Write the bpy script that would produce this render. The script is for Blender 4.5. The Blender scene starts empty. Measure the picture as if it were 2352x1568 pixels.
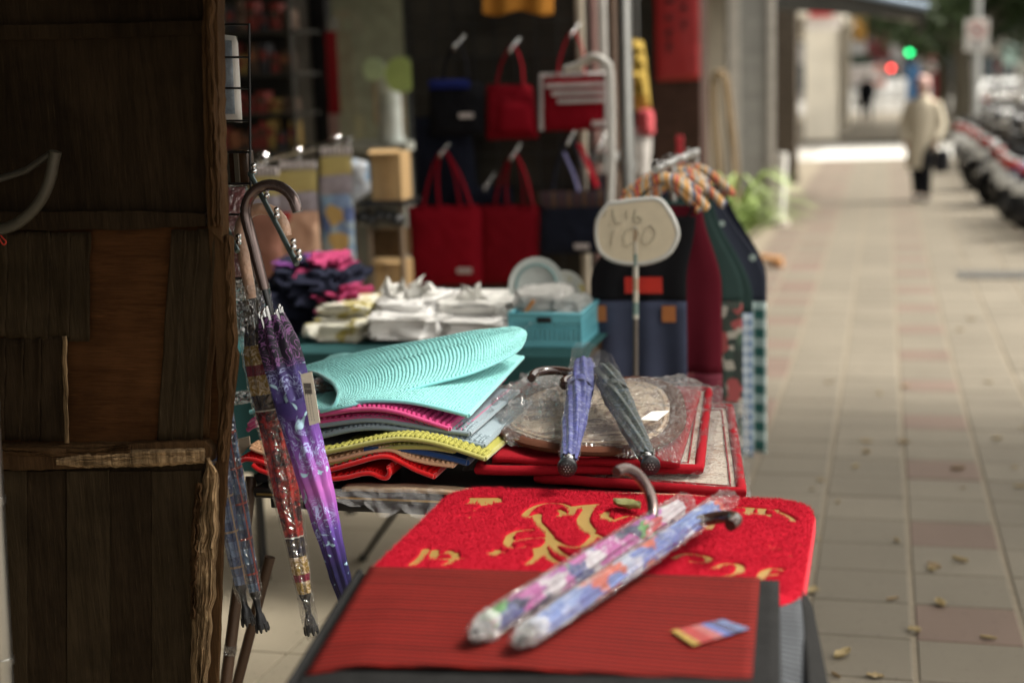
import bpy, bmesh, math, random
from mathutils import Vector, Matrix, noise
random.seed(7)
R_ = math.radians
scn = bpy.context.scene
col = scn.collection
# ------------------------------------------------------------------ camera
PITCH, YAW, ROLL, EYE = 10.22, 14.77, -2.0, 1.47
CM = Matrix.Rotation(R_(YAW), 3, 'Z') @ Matrix.Rotation(R_(90-PITCH), 3, 'X') @ Matrix.Rotation(R_(ROLL), 3, 'Z')
cd = bpy.data.cameras.new('camera'); cam = bpy.data.objects.new('camera', cd); col.objects.link(cam)
cam.matrix_world = Matrix.Translation((0, 0, EYE)) @ CM.to_4x4()
cd.lens = 50; cd.sensor_width = 36; cd.clip_start = .05; cd.clip_end = 2000
cd.dof.use_dof = True; cd.dof.focus_distance = 2.82; cd.dof.aperture_fstop = 1.8
scn.camera = cam
# ------------------------------------------------------------------ world, sun, exposure
SUN_EL, SUN_AZ = 54, 76          # azimuth clockwise from +Y
w = bpy.data.worlds.new('World'); scn.world = w; w.use_nodes = True
wn = w.node_tree; bg = wn.nodes['Background']
sky = wn.nodes.new('ShaderNodeTexSky'); sky.sky_type = 'NISHITA'; sky.sun_disc = False
sky.sun_elevation = R_(SUN_EL); sky.sun_rotation = R_(SUN_AZ); sky.dust_density = 4; sky.air_density = 1.2
hs = wn.nodes.new('ShaderNodeHueSaturation'); hs.inputs['Saturation'].default_value = .10
tint = wn.nodes.new('ShaderNodeMix'); tint.data_type = 'RGBA'; tint.blend_type = 'MULTIPLY'; tint.inputs[0].default_value = 1; tint.inputs[7].default_value = (1, .955, .87, 1)   # warm overcast
wn.links.new(sky.outputs[0], hs.inputs['Color']); wn.links.new(hs.outputs[0], tint.inputs[6]); wn.links.new(tint.outputs[2], bg.inputs['Color'])
bg.inputs['Strength'].default_value = .095
sl = bpy.data.lights.new('sun', 'SUN'); sl.energy = 1.5; sl.angle = R_(14); sl.color = (1, .95, .86)
so = bpy.data.objects.new('sun', sl); col.objects.link(so)
sd = Vector((math.sin(R_(SUN_AZ))*math.cos(R_(SUN_EL)), math.cos(R_(SUN_AZ))*math.cos(R_(SUN_EL)), math.sin(R_(SUN_EL))))
so.rotation_euler = sd.to_track_quat('Z', 'Y').to_euler()
scn.view_settings.view_transform = 'Standard'; scn.view_settings.look = 'None'
scn.view_settings.exposure = 1.95; scn.view_settings.gamma = 1
scn.render.engine = 'CYCLES'
# ------------------------------------------------------------------ pixel -> place (pixels of the 2352 wide view)
PW, PH = 2352.0, 1568.2; PF = PW*50/36; EYEP = Vector((0, 0, EYE))
def ray(px, py): return CM @ Vector(((px-PW/2)/PF, -(py-PH/2)/PF, -1))
def pY(px, py, Y): v = ray(px, py); return EYEP + v*(Y/v.y)
def pX(px, py, X): v = ray(px, py); return EYEP + v*(X/v.x)
def pZ(px, py, z): v = ray(px, py); return EYEP + v*((z-EYE)/v.z)
GP = [(-30, 0), (0, -.0), (2, -.05), (5, -.12), (8, -.175), (11, -.19), (18, -.15), (30, -.17), (50, -.2), (400, -.2)]
def zg(y):
    for (a, b), (c, d) in zip(GP, GP[1:]):
        if a <= y <= c:
            t = (y-a)/(c-a); return b+(d-b)*t
    return -.2
def pG(px, py):
    z = -.1
    for i in range(12): p = pZ(px, py, z); z = zg(p.y)
    return p
# ------------------------------------------------------------------ helpers
def root_loc(o):
    while o.parent: o = o.parent
    return Vector(o.location)
def tag(o, label=None, cat=None, group=None, kind=None):
    if label: o['label'] = label
    if cat: o['category'] = cat
    if group: o['group'] = group
    if kind: o['kind'] = kind
    return o
def thing(name, label, cat, loc=(0, 0, 0), group=None, rz=0):
    o = bpy.data.objects.new(name, None); col.objects.link(o); o.location = loc; o.rotation_euler.z = rz
    o.empty_display_size = .05
    return tag(o, label, cat, group)
class MB:
    def __init__(s): s.v = []; s.f = []; s.m = []; s.mi = 0; s.uv = None
    def add(s, vs, fs):
        n = len(s.v); s.v += [tuple(v) for v in vs]; s.f += [tuple(i+n for i in f) for f in fs]; s.m += [s.mi]*len(fs)
        return s
    def box(s, c, sz, rot=None):
        x, y, z = sz[0]/2, sz[1]/2, sz[2]/2
        vs = [Vector((a, b, d)) for a in (-x, x) for b in (-y, y) for d in (-z, z)]
        if rot is not None: vs = [rot @ v for v in vs]
        c = Vector(c)
        return s.add([v+c for v in vs], [(0, 1, 3, 2), (4, 6, 7, 5), (0, 4, 5, 1), (2, 3, 7, 6), (0, 2, 6, 4), (1, 5, 7, 3)])
    def bbox(s, c, sz, b=.005, rot=None):          # bevelled box
        x, y, z = sz[0]/2, sz[1]/2, sz[2]/2; b = min(b, x*.9, y*.9, z*.9); c = Vector(c)
        bm = bmesh.new(); bmesh.ops.create_cube(bm, size=1)
        for v in bm.verts: v.co = Vector((v.co.x*2*x, v.co.y*2*y, v.co.z*2*z))
        bmesh.ops.bevel(bm, geom=bm.edges[:], offset=b, segments=2, affect='EDGES', profile=.5)
        bm.verts.index_update()
        vs = [(rot @ v.co if rot is not None else v.co)+c for v in bm.verts]; fs = [[v.index for v in f.verts] for f in bm.faces]
        bm.free(); return s.add(vs, fs)
    def tube(s, path, rad, seg=10, caps=True, closed=False, squash=1.0):
        path = [Vector(p) for p in path]; n = len(path)
        if not isinstance(rad, (list, tuple)): rad = [rad]*n
        up = None; vs = []
        for i, p in enumerate(path):
            a = path[i-1] if (i > 0 or closed) else p; b = path[(i+1) % n] if (i < n-1 or closed) else p
            t = (b-a).normalized() if (b-a).length > 1e-9 else Vector((0, 0, 1))
            if up is None:
                up = Vector((0, 0, 1)) if abs(t.z) < .9 else Vector((1, 0, 0))
            u = (up - t*up.dot(t))
            u = u.normalized() if u.length > 1e-6 else t.orthogonal().normalized()
            up = u; v = t.cross(u)
            for k in range(seg):
                an = 2*math.pi*k/seg; vs.append(p+(u*math.cos(an)*squash+v*math.sin(an))*rad[i])
        fs = []
        for i in range(n if closed else n-1):
            j = (i+1) % n
            for k in range(seg):
                l = (k+1) % seg; fs.append((i*seg+k, i*seg+l, j*seg+l, j*seg+k))
        if caps and not closed: fs += [tuple(range(seg-1, -1, -1)), tuple((n-1)*seg+k for k in range(seg))]
        return s.add(vs, fs)
    def grid(s, fn, nu, nv, wrap=False):
        vs = [fn(i/nu, j/nv) for j in range(nv+1) for i in range(nu if wrap else nu+1)]
        w = nu if wrap else nu+1
        fs = [(j*w+i, j*w+(i+1) % w, (j+1)*w+(i+1) % w, (j+1)*w+i) for j in range(nv) for i in range(nu)]
        return s.add(vs, fs)
    def lathe(s, prof, c=(0, 0, 0), seg=16, rot=None, sq=1.0):
        c = Vector(c); vs = []
        for r, z in prof:
            for k in range(seg):
                a = 2*math.pi*k/seg; q = Vector((r*math.cos(a), r*math.sin(a)*sq, z)); vs.append((rot @ q if rot is not None else q)+c)
        n = len(prof); fs = [(i*seg+k, i*seg+(k+1) % seg, (i+1)*seg+(k+1) % seg, (i+1)*seg+k) for i in range(n-1) for k in range(seg)]
        fs += [tuple(range(seg-1, -1, -1)), tuple((n-1)*seg+k for k in range(seg))]
        return s.add(vs, fs)
    def ball(s, c, r, seg=10, rings=6):
        if not isinstance(r, (tuple, list)): r = (r, r, r)
        c = Vector(c)
        vs = [c+Vector((0, 0, -r[2]))]
        for j in range(1, rings):
            t = math.pi*j/rings - math.pi/2
            for k in range(seg):
                a = 2*math.pi*k/seg; vs.append(c+Vector((r[0]*math.cos(t)*math.cos(a), r[1]*math.cos(t)*math.sin(a), r[2]*math.sin(t))))
        vs.append(c+Vector((0, 0, r[2]))); L = len(vs)-1; fs = []
        for k in range(seg):
            l = (k+1) % seg; fs.append((0, 1+l, 1+k)); fs.append((L, L-seg+k, L-seg+l))
            for j in range(rings-2): fs.append((1+j*seg+k, 1+j*seg+l, 1+(j+1)*seg+l, 1+(j+1)*seg+k))
        return s.add(vs, fs)
    def prism(s, poly, d, back=None):               # poly: list of 3D points (front), d: offset vector to the back
        n = len(poly); d = Vector(d); poly = [Vector(p) for p in poly]
        return s.add(poly+[p+d for p in poly], [tuple(range(n)), tuple(range(2*n-1, n-1, -1))]+[(i, n+i, n+(i+1) % n, (i+1) % n) for i in range(n)])
    def build(s, name, mats, parent=None, smooth=False, local=False, kind=None, solid=0):
        me = bpy.data.meshes.new(name); off = Vector((0, 0, 0))
        if parent is not None and not local: off = root_loc(parent)
        me.from_pydata([tuple(Vector(v)-off) for v in s.v], [], s.f)
        if not isinstance(mats, (list, tuple)): mats = [mats]
        for m in mats: me.materials.append(m)
        if len(mats) > 1: me.polygons.foreach_set('material_index', s.m)
        if smooth: me.polygons.foreach_set('use_smooth', [True]*len(me.polygons))
        me.update()
        bm = bmesh.new(); bm.from_mesh(me); bmesh.ops.recalc_face_normals(bm, faces=bm.faces); bm.to_mesh(me); bm.free()
        if smooth:
            try: me.set_sharp_from_angle(angle=R_(50))
            except Exception: pass
        o = bpy.data.objects.new(name, me); col.objects.link(o)
        if parent is not None: o.parent = parent
        if kind: o['kind'] = kind
        if solid:
            md = o.modifiers.new('thickness', 'SOLIDIFY'); md.thickness = solid; md.offset = 0
        return o
def nz(x, y=0, z=0): return noise.noise(Vector((x, y, z)))
def smooth_path(pts, n=8):                           # Catmull-Rom
    pts = [Vector(p) for p in pts]; out = []
    for i in range(len(pts)-1):
        p0 = pts[max(i-1, 0)]; p1 = pts[i]; p2 = pts[i+1]; p3 = pts[min(i+2, len(pts)-1)]
        for k in range(n):
            t = k/n; out.append(.5*((2*p1)+(p2-p0)*t+(2*p0-5*p1+4*p2-p3)*t*t+(3*p1-p0-3*p2+p3)*t**3))
    return out+[pts[-1]]
def lerp_curve(pts, x):                              # pts sorted by x: [(x, y)]
    if x <= pts[0][0]: return pts[0][1]
    for (a, b), (c, d) in zip(pts, pts[1:]):
        if x <= c:
            t = (x-a)/(c-a); t = t*t*(3-2*t); return b+(d-b)*t
    return pts[-1][1]
def copy_tree(o, parent=None):
    c = o.copy(); col.objects.link(c)
    if parent is not None: c.parent = parent
    for ch in o.children: copy_tree(ch, c)
    return c
# ------------------------------------------------------------------ materials
class NT:
    def __init__(s, name):
        s.m = bpy.data.materials.new(name); s.m.use_nodes = True; s.t = s.m.node_tree
        s.b = s.t.nodes['Principled BSDF']; s.out = s.t.nodes['Material Output']; s._c = None
    def n(s, typ, **kw):
        nd = s.t.nodes.new('ShaderNode'+typ)
        for k, v in kw.items():
            if k in ('op', 'blend', 'dt'):
                setattr(nd, {'op': 'operation', 'blend': 'blend_type', 'dt': 'data_type'}[k], v)
            elif hasattr(nd, k) and k not in nd.inputs: setattr(nd, k, v)
            else: s.set(nd, k, v)
        return nd
    def set(s, nd, k, v):
        i = nd.inputs[k]
        if hasattr(v, 'is_linked') or isinstance(v, bpy.types.NodeSocket): s.t.links.new(v, i)
        elif hasattr(v, 'outputs'): s.t.links.new(v.outputs[0], i)
        else:
            if isinstance(v, (tuple, list)) and len(v) == 3 and len(getattr(i, 'default_value', ())) == 4: v = (*v, 1)
            i.default_value = v
    def co(s, scale=None):
        if s._c is None: s._c = s.n('TexCoord')
        o = s._c.outputs['Object']
        if scale is not None:
            mp = s.n('Mapping', Scale=scale if isinstance(scale, (tuple, list)) else (scale,)*3); s.t.links.new(o, mp.inputs['Vector']); return mp.outputs[0]
        return o
    def xyz(s): sp = s.n('SeparateXYZ'); s.t.links.new(s.co(), sp.inputs[0]); return sp.outputs
    def noise(s, scale, detail=3, rough=.55, vec=None, dist=0):
        return s.n('TexNoise', Vector=vec if vec is not None else s.co(), Scale=scale, Detail=detail, Roughness=rough, Distortion=dist).outputs['Fac']
    def vor(s, scale, vec=None, feature='F1', out='Distance'):
        nd = s.n('TexVoronoi'); nd.feature = feature; s.set(nd, 'Vector', vec if vec is not None else s.co()); s.set(nd, 'Scale', scale); return nd.outputs[out]
    def math(s, op, a, b=0, c=None, clamp=False):
        nd = s.t.nodes.new('ShaderNodeMath'); nd.operation = op; nd.use_clamp = clamp; s.set(nd, 0, a); s.set(nd, 1, b)
        if c is not None: s.set(nd, 2, c)
        return nd.outputs[0]
    def ramp(s, fac, stops, interp='LINEAR'):
        nd = s.t.nodes.new('ShaderNodeValToRGB'); nd.color_ramp.interpolation = interp; e = nd.color_ramp.elements
        while len(e) < len(stops): e.new(.5)
        for i, (p, c) in enumerate(stops):
            e[i].position = p; e[i].color = (*c, 1) if not isinstance(c, (int, float)) else (c, c, c, 1)
        s.t.links.new(fac, nd.inputs[0]); return nd.outputs[0]
    def mix(s, fac, a, b, blend='MIX'):
        nd = s.t.nodes.new('ShaderNodeMix'); nd.data_type = 'RGBA'; nd.blend_type = blend
        for k, v in ((0, fac), (6, a), (7, b)):
            i = nd.inputs[k]
            if isinstance(v, bpy.types.NodeSocket): s.t.links.new(v, i)
            else:
                if isinstance(v, (tuple, list)): v = (*v[:3], 1)
                i.default_value = v
        return nd.outputs[2]
    def bump(s, h, strength=.3, dist=.01):
        b = s.n('Bump', Strength=strength, Distance=dist); s.t.links.new(h, b.inputs['Height']); s.t.links.new(b.outputs[0], s.b.inputs['Normal'])
    def fin(s, color=None, rough=.6, metal=0, spec=.5, sheen=0, coat=0):
        if color is not None: s.set(s.b, 'Base Color', color)
        s.set(s.b, 'Roughness', rough); s.set(s.b, 'Metallic', metal); s.set(s.b, 'Specular IOR Level', spec)
        s.set(s.b, 'Sheen Weight', sheen); s.set(s.b, 'Coat Weight', coat)
        return s.m
def vary(c, k): return tuple(min(1, x*k) for x in c)
_mc = {}
def simple(name, c, rough=.6, metal=0, var=.18, scale=12, bump=0, bscale=80, spec=.5, sheen=0, coat=0):
    if name in _mc: return _mc[name]
    t = NT(name); f = t.ramp(t.noise(scale, 4), [(.3, 0.0), (.7, 1.0)])
    cc = t.mix(f, vary(c, 1-var), vary(c, 1+var))
    if bump: t.bump(t.noise(bscale, 3), bump, .004)
    _mc[name] = t.fin(cc, rough, metal, spec, sheen, coat); return _mc[name]
def cloth(name, c, var=.15, weave=900, sheen=.0): 
    if name in _mc: return _mc[name]
    t = NT(name); f = t.noise(9, 4); cc = t.mix(f, vary(c, 1-var), vary(c, 1+var))
    t.bump(t.noise(weave*.25, 2), .35, .0015); _mc[name] = t.fin(cc, .9, 0, .06, sheen); return _mc[name]
def film(name, gloss=.10, haze=.03, bs=60, strength=.5, rough=.12, fm=.5):
    t = NT(name); nd = t.t.nodes
    tr = nd.new('ShaderNodeBsdfTransparent'); gl = nd.new('ShaderNodeBsdfGlossy'); gl.inputs['Roughness'].default_value = rough
    df = nd.new('ShaderNodeBsdfDiffuse'); df.inputs['Color'].default_value = (.9, .9, .9, 1)
    bp = t.n('Bump', Strength=strength, Distance=.03); rg = lambda sc, ds: t.math('POWER', t.math('SUBTRACT', 1.0, t.math('MULTIPLY', t.math('ABSOLUTE', t.math('SUBTRACT', t.noise(sc, 2, .5, dist=ds), .5)), 2.0)), 5.0)
    t.t.links.new(t.math('ADD', rg(bs, 1.2), t.math('MULTIPLY', rg(bs*2.3, .6), .5)), bp.inputs['Height'])
    t.t.links.new(bp.outputs[0], gl.inputs['Normal'])
    lw = nd.new('ShaderNodeLayerWeight'); lw.inputs['Blend'].default_value = .25; t.t.links.new(bp.outputs[0], lw.inputs['Normal'])
    fac = t.math('ADD', t.math('MULTIPLY', lw.outputs['Facing'], fm), gloss, clamp=True)
    m1 = nd.new('ShaderNodeMixShader'); m1.inputs[0].default_value = haze; t.t.links.new(tr.outputs[0], m1.inputs[1]); t.t.links.new(df.outputs[0], m1.inputs[2])
    m2 = nd.new('ShaderNodeMixShader'); t.t.links.new(fac, m2.inputs[0]); t.t.links.new(m1.outputs[0], m2.inputs[1]); t.t.links.new(gl.outputs[0], m2.inputs[2])
    t.t.links.new(m2.outputs[0], t.out.inputs['Surface']); return t.m
def emit(name, c, s):
    t = NT(name); t.set(t.b, 'Emission Color', c); t.set(t.b, 'Emission Strength', s); return t.fin(c, .4)
def stripes(name, cols, freq, axis=2, rough=.7, wob=.0):
    t = NT(name); x = t.xyz()[axis]
    if wob: x = t.math('ADD', t.math('ADD', x, t.math('MULTIPLY', t.noise(12), wob)), t.n('ObjectInfo').outputs['Random'])
    f = t.math('FRACT', t.math('MULTIPLY', x, freq))
    n = len(cols); return t.fin(t.ramp(f, [(i/n, c) for i, c in enumerate(cols)], 'CONSTANT'), rough)
PLASTIC = film('clear_plastic', .10, .008, 30, 1.0, .13)
SLEEVE = film('umbrella_sleeve', .06, .006, 24, .8, .10)
CRINKLE = film('crinkled_film', .20, .015, 34, 1.0, .13)
TIGHT = film('tight_film', .09, .006, 40, 1.0, .11, .16)
CHROME = simple('chrome', (.75, .75, .75), .12, 1, .05)
STEEL = simple('brushed_steel', (.52, .52, .50), .35, 1, .12, 6)
BLACKM = simple('black_paint', (.012, .012, .013), .35, 0, .2)
BLACKP = simple('black_plastic', (.014, .014, .016), .28, 0, .2)
RUBBER = simple('black_rubber', (.010, .010, .010), .85, 0, .25, 30, .4, 200, .12)
WHITEP = simple('white_paper', (.75, .74, .70), .6, 0, .05)
GOLD = simple('gold_trim', (.55, .36, .12), .35, .8, .15)
# ================================================================== THE SETTING
def rect(x0, y0, x1, y1, Y):
    ym, xm = (y0+y1)/2, (x0+x1)/2
    return pY(x0, ym, Y).x, pY(x1, ym, Y).x, pY(xm, y1, Y).z, pY(xm, y0, Y).z      # xl, xr, zb, zt
def pbox(mb, x0, y0, x1, y1, Y, d, bev=0):
    a, b, c, e = rect(x0, y0, x1, y1, Y)
    f = mb.bbox if bev else mb.box
    return f(((a+b)/2, Y+d/2, (c+e)/2), (abs(b-a), d, abs(e-c)), bev) if bev else f(((a+b)/2, Y+d/2, (c+e)/2), (abs(b-a), d, abs(e-c)))
def sheet_y(mb, x0, x1, ys, dz, fn=zg, skirt=0):
    n = len(ys); vs = [(x, y, fn(y)+dz) for y in ys for x in (x0, x1)]
    mb.add(vs, [(2*i, 2*i+1, 2*i+3, 2*i+2) for i in range(n-1)])
    if skirt:
        for x in (x0, x1):
            vv = [(x, y, fn(y)+dz-k*skirt) for y in ys for k in (0, 1)]
            mb.add(vv, [(2*i, 2*i+1, 2*i+3, 2*i+2) for i in range(n-1)])
        for y in (ys[0], ys[-1]): mb.add([(x0, y, fn(y)+dz), (x1, y, fn(y)+dz), (x1, y, fn(y)+dz-skirt), (x0, y, fn(y)+dz-skirt)], [(0, 1, 2, 3)])
# asphalt
t = NT('asphalt'); f = t.noise(60, 6, .7); g = t.noise(.6, 3)
cc = t.mix(f, (.035, .035, .036), (.085, .083, .08)); cc = t.mix(g, cc, (.075, .073, .07)); t.bump(f, .4, .006); ASPH = t.fin(cc, .85)
t = NT('mortar'); f = t.noise(40, 4); MORT = t.fin(t.mix(f, (.13, .108, .078), (.25, .21, .15)), .9)
t = NT('pale_concrete'); f = t.noise(3, 5); CONC = t.fin(t.mix(f, (.36, .34, .31), (.48, .46, .42)), .85)
def paver_mat(name, a, b):
    t = NT(name); oi = t.n('ObjectInfo'); geo = t.n('NewGeometry'); fine = t.noise(420, 4, .7); big = t.noise(1.6, 5, .65, vec=geo.outputs['Position']); spot = t.ramp(t.noise(55, 2, .5, vec=geo.outputs['Position']), [(.66, 0.0), (.70, .5)])
    c = t.mix(oi.outputs['Random'], a, b); c = t.mix(t.math('MULTIPLY', fine, .7), c, vary(a, .45)); c = t.mix(t.ramp(big, [(.35, 0.0), (.7, .55)]), c, vary(a, .62))
    c = t.mix(spot, c, vary(a, .4)); t.bump(fine, .5, .002); return t.fin(c, .8, 0, .35)
PAVE_G = paver_mat('grey_paver', (.180, .156, .118), (.228, .199, .152)); PAVE_R = paver_mat('red_paver', (.182, .128, .100), (.205, .146, .116))
PAVE_B = paver_mat('beige_floor', (.58, .50, .37), (.62, .54, .40))
YS = [-8, -4, 0, 1, 2, 3, 4, 5, 6, 7, 8, 9, 10, 11, 12, 14, 16, 18, 20, 22, 24, 26]
m = MB(); sheet_y(m, -260, 260, [-200]+YS+[30, 50, 80, 160, 420], -.145); g = m.build('ground', ASPH); tag(g, kind='structure')
m = MB(); sheet_y(m, -1.0, 2.4, YS[1:]+[28.5], -.0055, skirt=.13); pav = m.build('pavement', MORT); tag(pav, kind='structure')
m = MB(); sheet_y(m, -9, -1.001, YS[1:]+[28.5], -.010, skirt=.13); flo = m.build('shop_floor', MORT); tag(flo, kind='structure')
m = MB(); sheet_y(m, -9, 2.4, [37, 40, 50, 64], -.02, skirt=.12); tag(m.build('far_pavement', PAVE_G), kind='structure')
m = MB(); sheet_y(m, -40, 2.6, [28.501, 32, 36.999], -.11); tag(m.build('side_alley', CONC), kind='structure')
m = MB(); sheet_y(m, -40, 14, [66, 80, 96], -.08); tag(m.build('cross_street', simple('grey_concrete', (.22, .21, .19), .85)), kind='structure')
ZEB = simple('road_paint', (.78, .77, .73), .7, 0, .06, 4)
for i in range(5):
    y = 29.2+i*1.6; m = MB(); m.box(((.4), y, zg(y)-.103), (3.6, .75, .006)); tag(m.build('zebra_stripe', ZEB), kind='structure')
KERB = simple('kerb_stone', (.33, .32, .30), .8, 0, .2, 9, .3)
m = MB(); sheet_y(m, 2.401, 2.58, YS[1:]+[28.5], -.006, skirt=.14); tag(m.build('kerb', KERB), kind='structure')
# pavers: the nearest ones are pieces, the rest one part
def tile_mesh(name, sx, sy, mat, c=.004, h=.018):
    x, y = sx/2, sy/2; m = MB()
    lo = [(-x, -y, -h), (x, -y, -h), (x, y, -h), (-x, y, -h)]; mid = [(-x, -y, -c), (x, -y, -c), (x, y, -c), (-x, y, -c)]
    up = [(-x+c, -y+c, 0), (x-c, -y+c, 0), (x-c, y-c, 0), (-x+c, y-c, 0)]
    fs = [(8, 9, 10, 11)]+[(i, (i+1) % 4, 4+(i+1) % 4, 4+i) for i in range(4)]+[(4+i, 4+(i+1) % 4, 8+(i+1) % 4, 8+i) for i in range(4)]
    m.add(lo+mid+up, fs); me = bpy.data.meshes.new(name); me.from_pydata(m.v, [], m.f); me.materials.append(mat); me.update(); return me
TG, TR = tile_mesh('paver', .284, .294, PAVE_G), tile_mesh('paver', .284, .294, PAVE_R)
pv_cols = [(-.95+.3*i) for i in range(11)]
rest = {0: MB(), 1: MB()}; npav = 0
def is_red(ci, ri): return {0: ri % 2 == 0, 1: ri % 3 == 1, 4: ri % 3 == 0, 8: ri % 3 == 2}.get(ci, False) or (ci == 1 and ri % 5 == 0)
for ri in range(0, 90):
    y = 2.27+.3*ri
    if y > 28.2: break
    for ci, x in enumerate(pv_cols):
        if x > 2.35: continue
        red = is_red(ci, ri); z = zg(y)+random.uniform(-.0015, .0015); sl_ = (zg(y+.15)-zg(y-.15))/.3
        p = pav
        v = CM.inverted() @ (Vector((x, y, z))-EYEP); u = PW/2+PF*v.x/-v.z; vv = PH/2-PF*v.y/-v.z
        vis = u > 1620 and u < 2480 and vv < 1700 and -v.z > 0
        if vis and npav < 290 and y < 14:
            o = bpy.data.objects.new('paver', TR if red else TG); col.objects.link(o); o.parent = pav; o.location = (x+.0, y, z)
            o.rotation_euler = (math.atan(sl_), random.uniform(-.003, .003), 0); npav += 1
        else:
            me = TR if red else TG; rest[int(red)].add([(q.co.x+x, q.co.y+y, q.co.z+z) for q in me.vertices], [tuple(pp.vertices) for pp in me.polygons])
for k, mt in ((0, PAVE_G), (1, PAVE_R)):
    if rest[k].v: rest[k].build('far_pavers', mt, pav, kind='stuff')
TB = tile_mesh('floor_tile', .594, .594, PAVE_B, .002, .012)
for i in range(6):
    for j in range(12):
        x, y = -1.31-.6*i, 2.0+.6*j
        o = bpy.data.objects.new('floor_tile', TB); col.objects.link(o); o.parent = flo; o.location = (x, y, zg(y)+.002)
        o.rotation_euler.x = math.atan((zg(y+.3)-zg(y-.3))/.6)
# drain grate
p = pG(2290, 632); dg = thing('drain_grate', 'dark rectangular metal drain grate set in the pavement', 'drain', (p.x, p.y, zg(p.y)))
GRATE = simple('grate_iron', (.10, .095, .085), .6, .4, .3, 20)
m = MB(); m.box((p.x, p.y, zg(p.y)+.004), (.62, .46, .006)); m.build('frame', GRATE, dg)
for k in range(12): m = MB(); m.box((p.x-.27+k*.049, p.y, zg(p.y)+.011), (.026, .40, .008)); m.build('bar', GRATE, dg)
# ------------------------------------------------------------------ the arcade building above and behind the stalls
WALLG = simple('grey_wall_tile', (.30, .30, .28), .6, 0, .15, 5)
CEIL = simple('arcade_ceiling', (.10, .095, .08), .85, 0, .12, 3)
def tiled(name, c, g, sx, sz, rough=.45, var=.2):
    t = NT(name); b = t.n('TexBrick', Scale=1.0); geo = t.n('NewGeometry'); sp = t.n('SeparateXYZ'); t.t.links.new(geo.outputs['Position'], sp.inputs[0])
    cb = t.n('CombineXYZ'); t.t.links.new(t.math('ADD', sp.outputs[0], sp.outputs[1]), cb.inputs[0]); t.t.links.new(sp.outputs[2], cb.inputs[1])
    t.t.links.new(cb.outputs[0], b.inputs['Vector']); b.offset = 0; b.inputs['Color1'].default_value = (*vary(c, 1-var), 1); b.inputs['Color2'].default_value = (*vary(c, 1+var), 1)
    b.inputs['Mortar'].default_value = (*g, 1); b.inputs['Brick Width'].default_value = sx; b.inputs['Row Height'].default_value = sz; b.inputs['Mortar Size'].default_value = .003
    t.bump(t.math('SUBTRACT', 1.0, b.outputs['Fac']), .5, .003); return t.fin(b.outputs['Color'], rough, 0, .15)
BROWNT = tiled('brown_mosaic', (.055, .026, .020), (.02, .014, .012), .05, .05, .4)
GREYT = tiled('grey_column_tile', (.33, .33, .31), (.22, .22, .2), .2, .1, .5, .1)
DARKT = tiled('dark_wall_tile', (.032, .028, .022), (.013, .012, .010), .1, .1, .5, .25)
CREAM = simple('cream_render', (.76, .70, .59), .8, 0, .12, 2)
bd = thing('arcade_building', 'arcaded shop building whose upper floors roof over the stalls', 'building', (-4, 8, zg(8)))
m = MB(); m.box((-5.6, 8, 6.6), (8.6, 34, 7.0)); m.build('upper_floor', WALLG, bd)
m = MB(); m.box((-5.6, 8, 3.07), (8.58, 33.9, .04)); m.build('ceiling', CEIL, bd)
m = MB(); m.box((-5.9, 8, 1.5), (.2, 33, 3.4)); m.build('shop_wall', DARKT, bd)
m = MB(); m.box((-3.7, 11.3, 1.48), (4.2, .15, 3.3)); m.build('cross_wall', DARKT, bd)
m = MB(); m.box((-3.9, 24.6, 1.45), (4.6, .2, 3.3)); m.build('end_wall', CREAM, bd)
def column(name, mt, lab, Y, xl, xr, d):
    o = thing(name, lab, 'column', ((xl+xr)/2, Y+d/2, zg(Y)))
    m = MB(); m.box(((xl+xr)/2, Y+d/2, (3.05+zg(Y)-.01)/2), (xr-xl, d, 3.05-zg(Y)+.01)); m.build('shaft', mt, o)
    m = MB(); m.box(((xl+xr)/2, Y+d/2, zg(Y)+.05), (xr-xl+.03, d+.03, .12)); m.build('plinth', mt, o); return o
column('tiled_column', BROWNT, 'dark brown mosaic column carrying the red paper couplet', 10.0, pY(1503, 300, 10).x, pY(1610, 300, 10).x, .4)
c2 = column('tiled_column', GREYT, 'light grey tiled column beside the potted plant', 16.3, -1.72, -1.22, .55)
m = MB(); m.box((-1.205, 16.27, 1.4), (.07, .05, 3.2)); m.box((-1.62, 16.27, 1.4), (.12, .05, 3.2)); m.build('edge_strip', simple('pale_strip', (.55, .52, .47), .6), c2)
column('tiled_column', tiled('taupe_mosaic', (.13, .105, .08), (.07, .06, .05), .05, .05, .5), 'dark taupe brown column next to the sunlit cream pillars', 22.3, -1.75, -1.28, .5)
for yy, xl, xr, lab in ((37.6, -1.95, -1.15, 'sunlit cream pillar just beyond the side alley'), (45, -1.80, -1.0, 'sunlit cream pillar further down the street with a grey base')):
    column('cream_pillar', CREAM, lab, yy, xl, xr, .7)
fb = thing('corner_building', 'cream arcade building beyond the side alley', 'building', (-5, 45, zg(45)))
m = MB(); m.box((-5.4, 51, 6.6), (8.6, 27, 7.4)); m.build('upper_floor', CREAM, fb)
m = MB(); m.box((-5.2, 51, 1.4), (.25, 27, 3.2)); m.build('shop_wall', simple('far_shop_wall', (.22, .2, .18), .8), fb)
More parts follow.
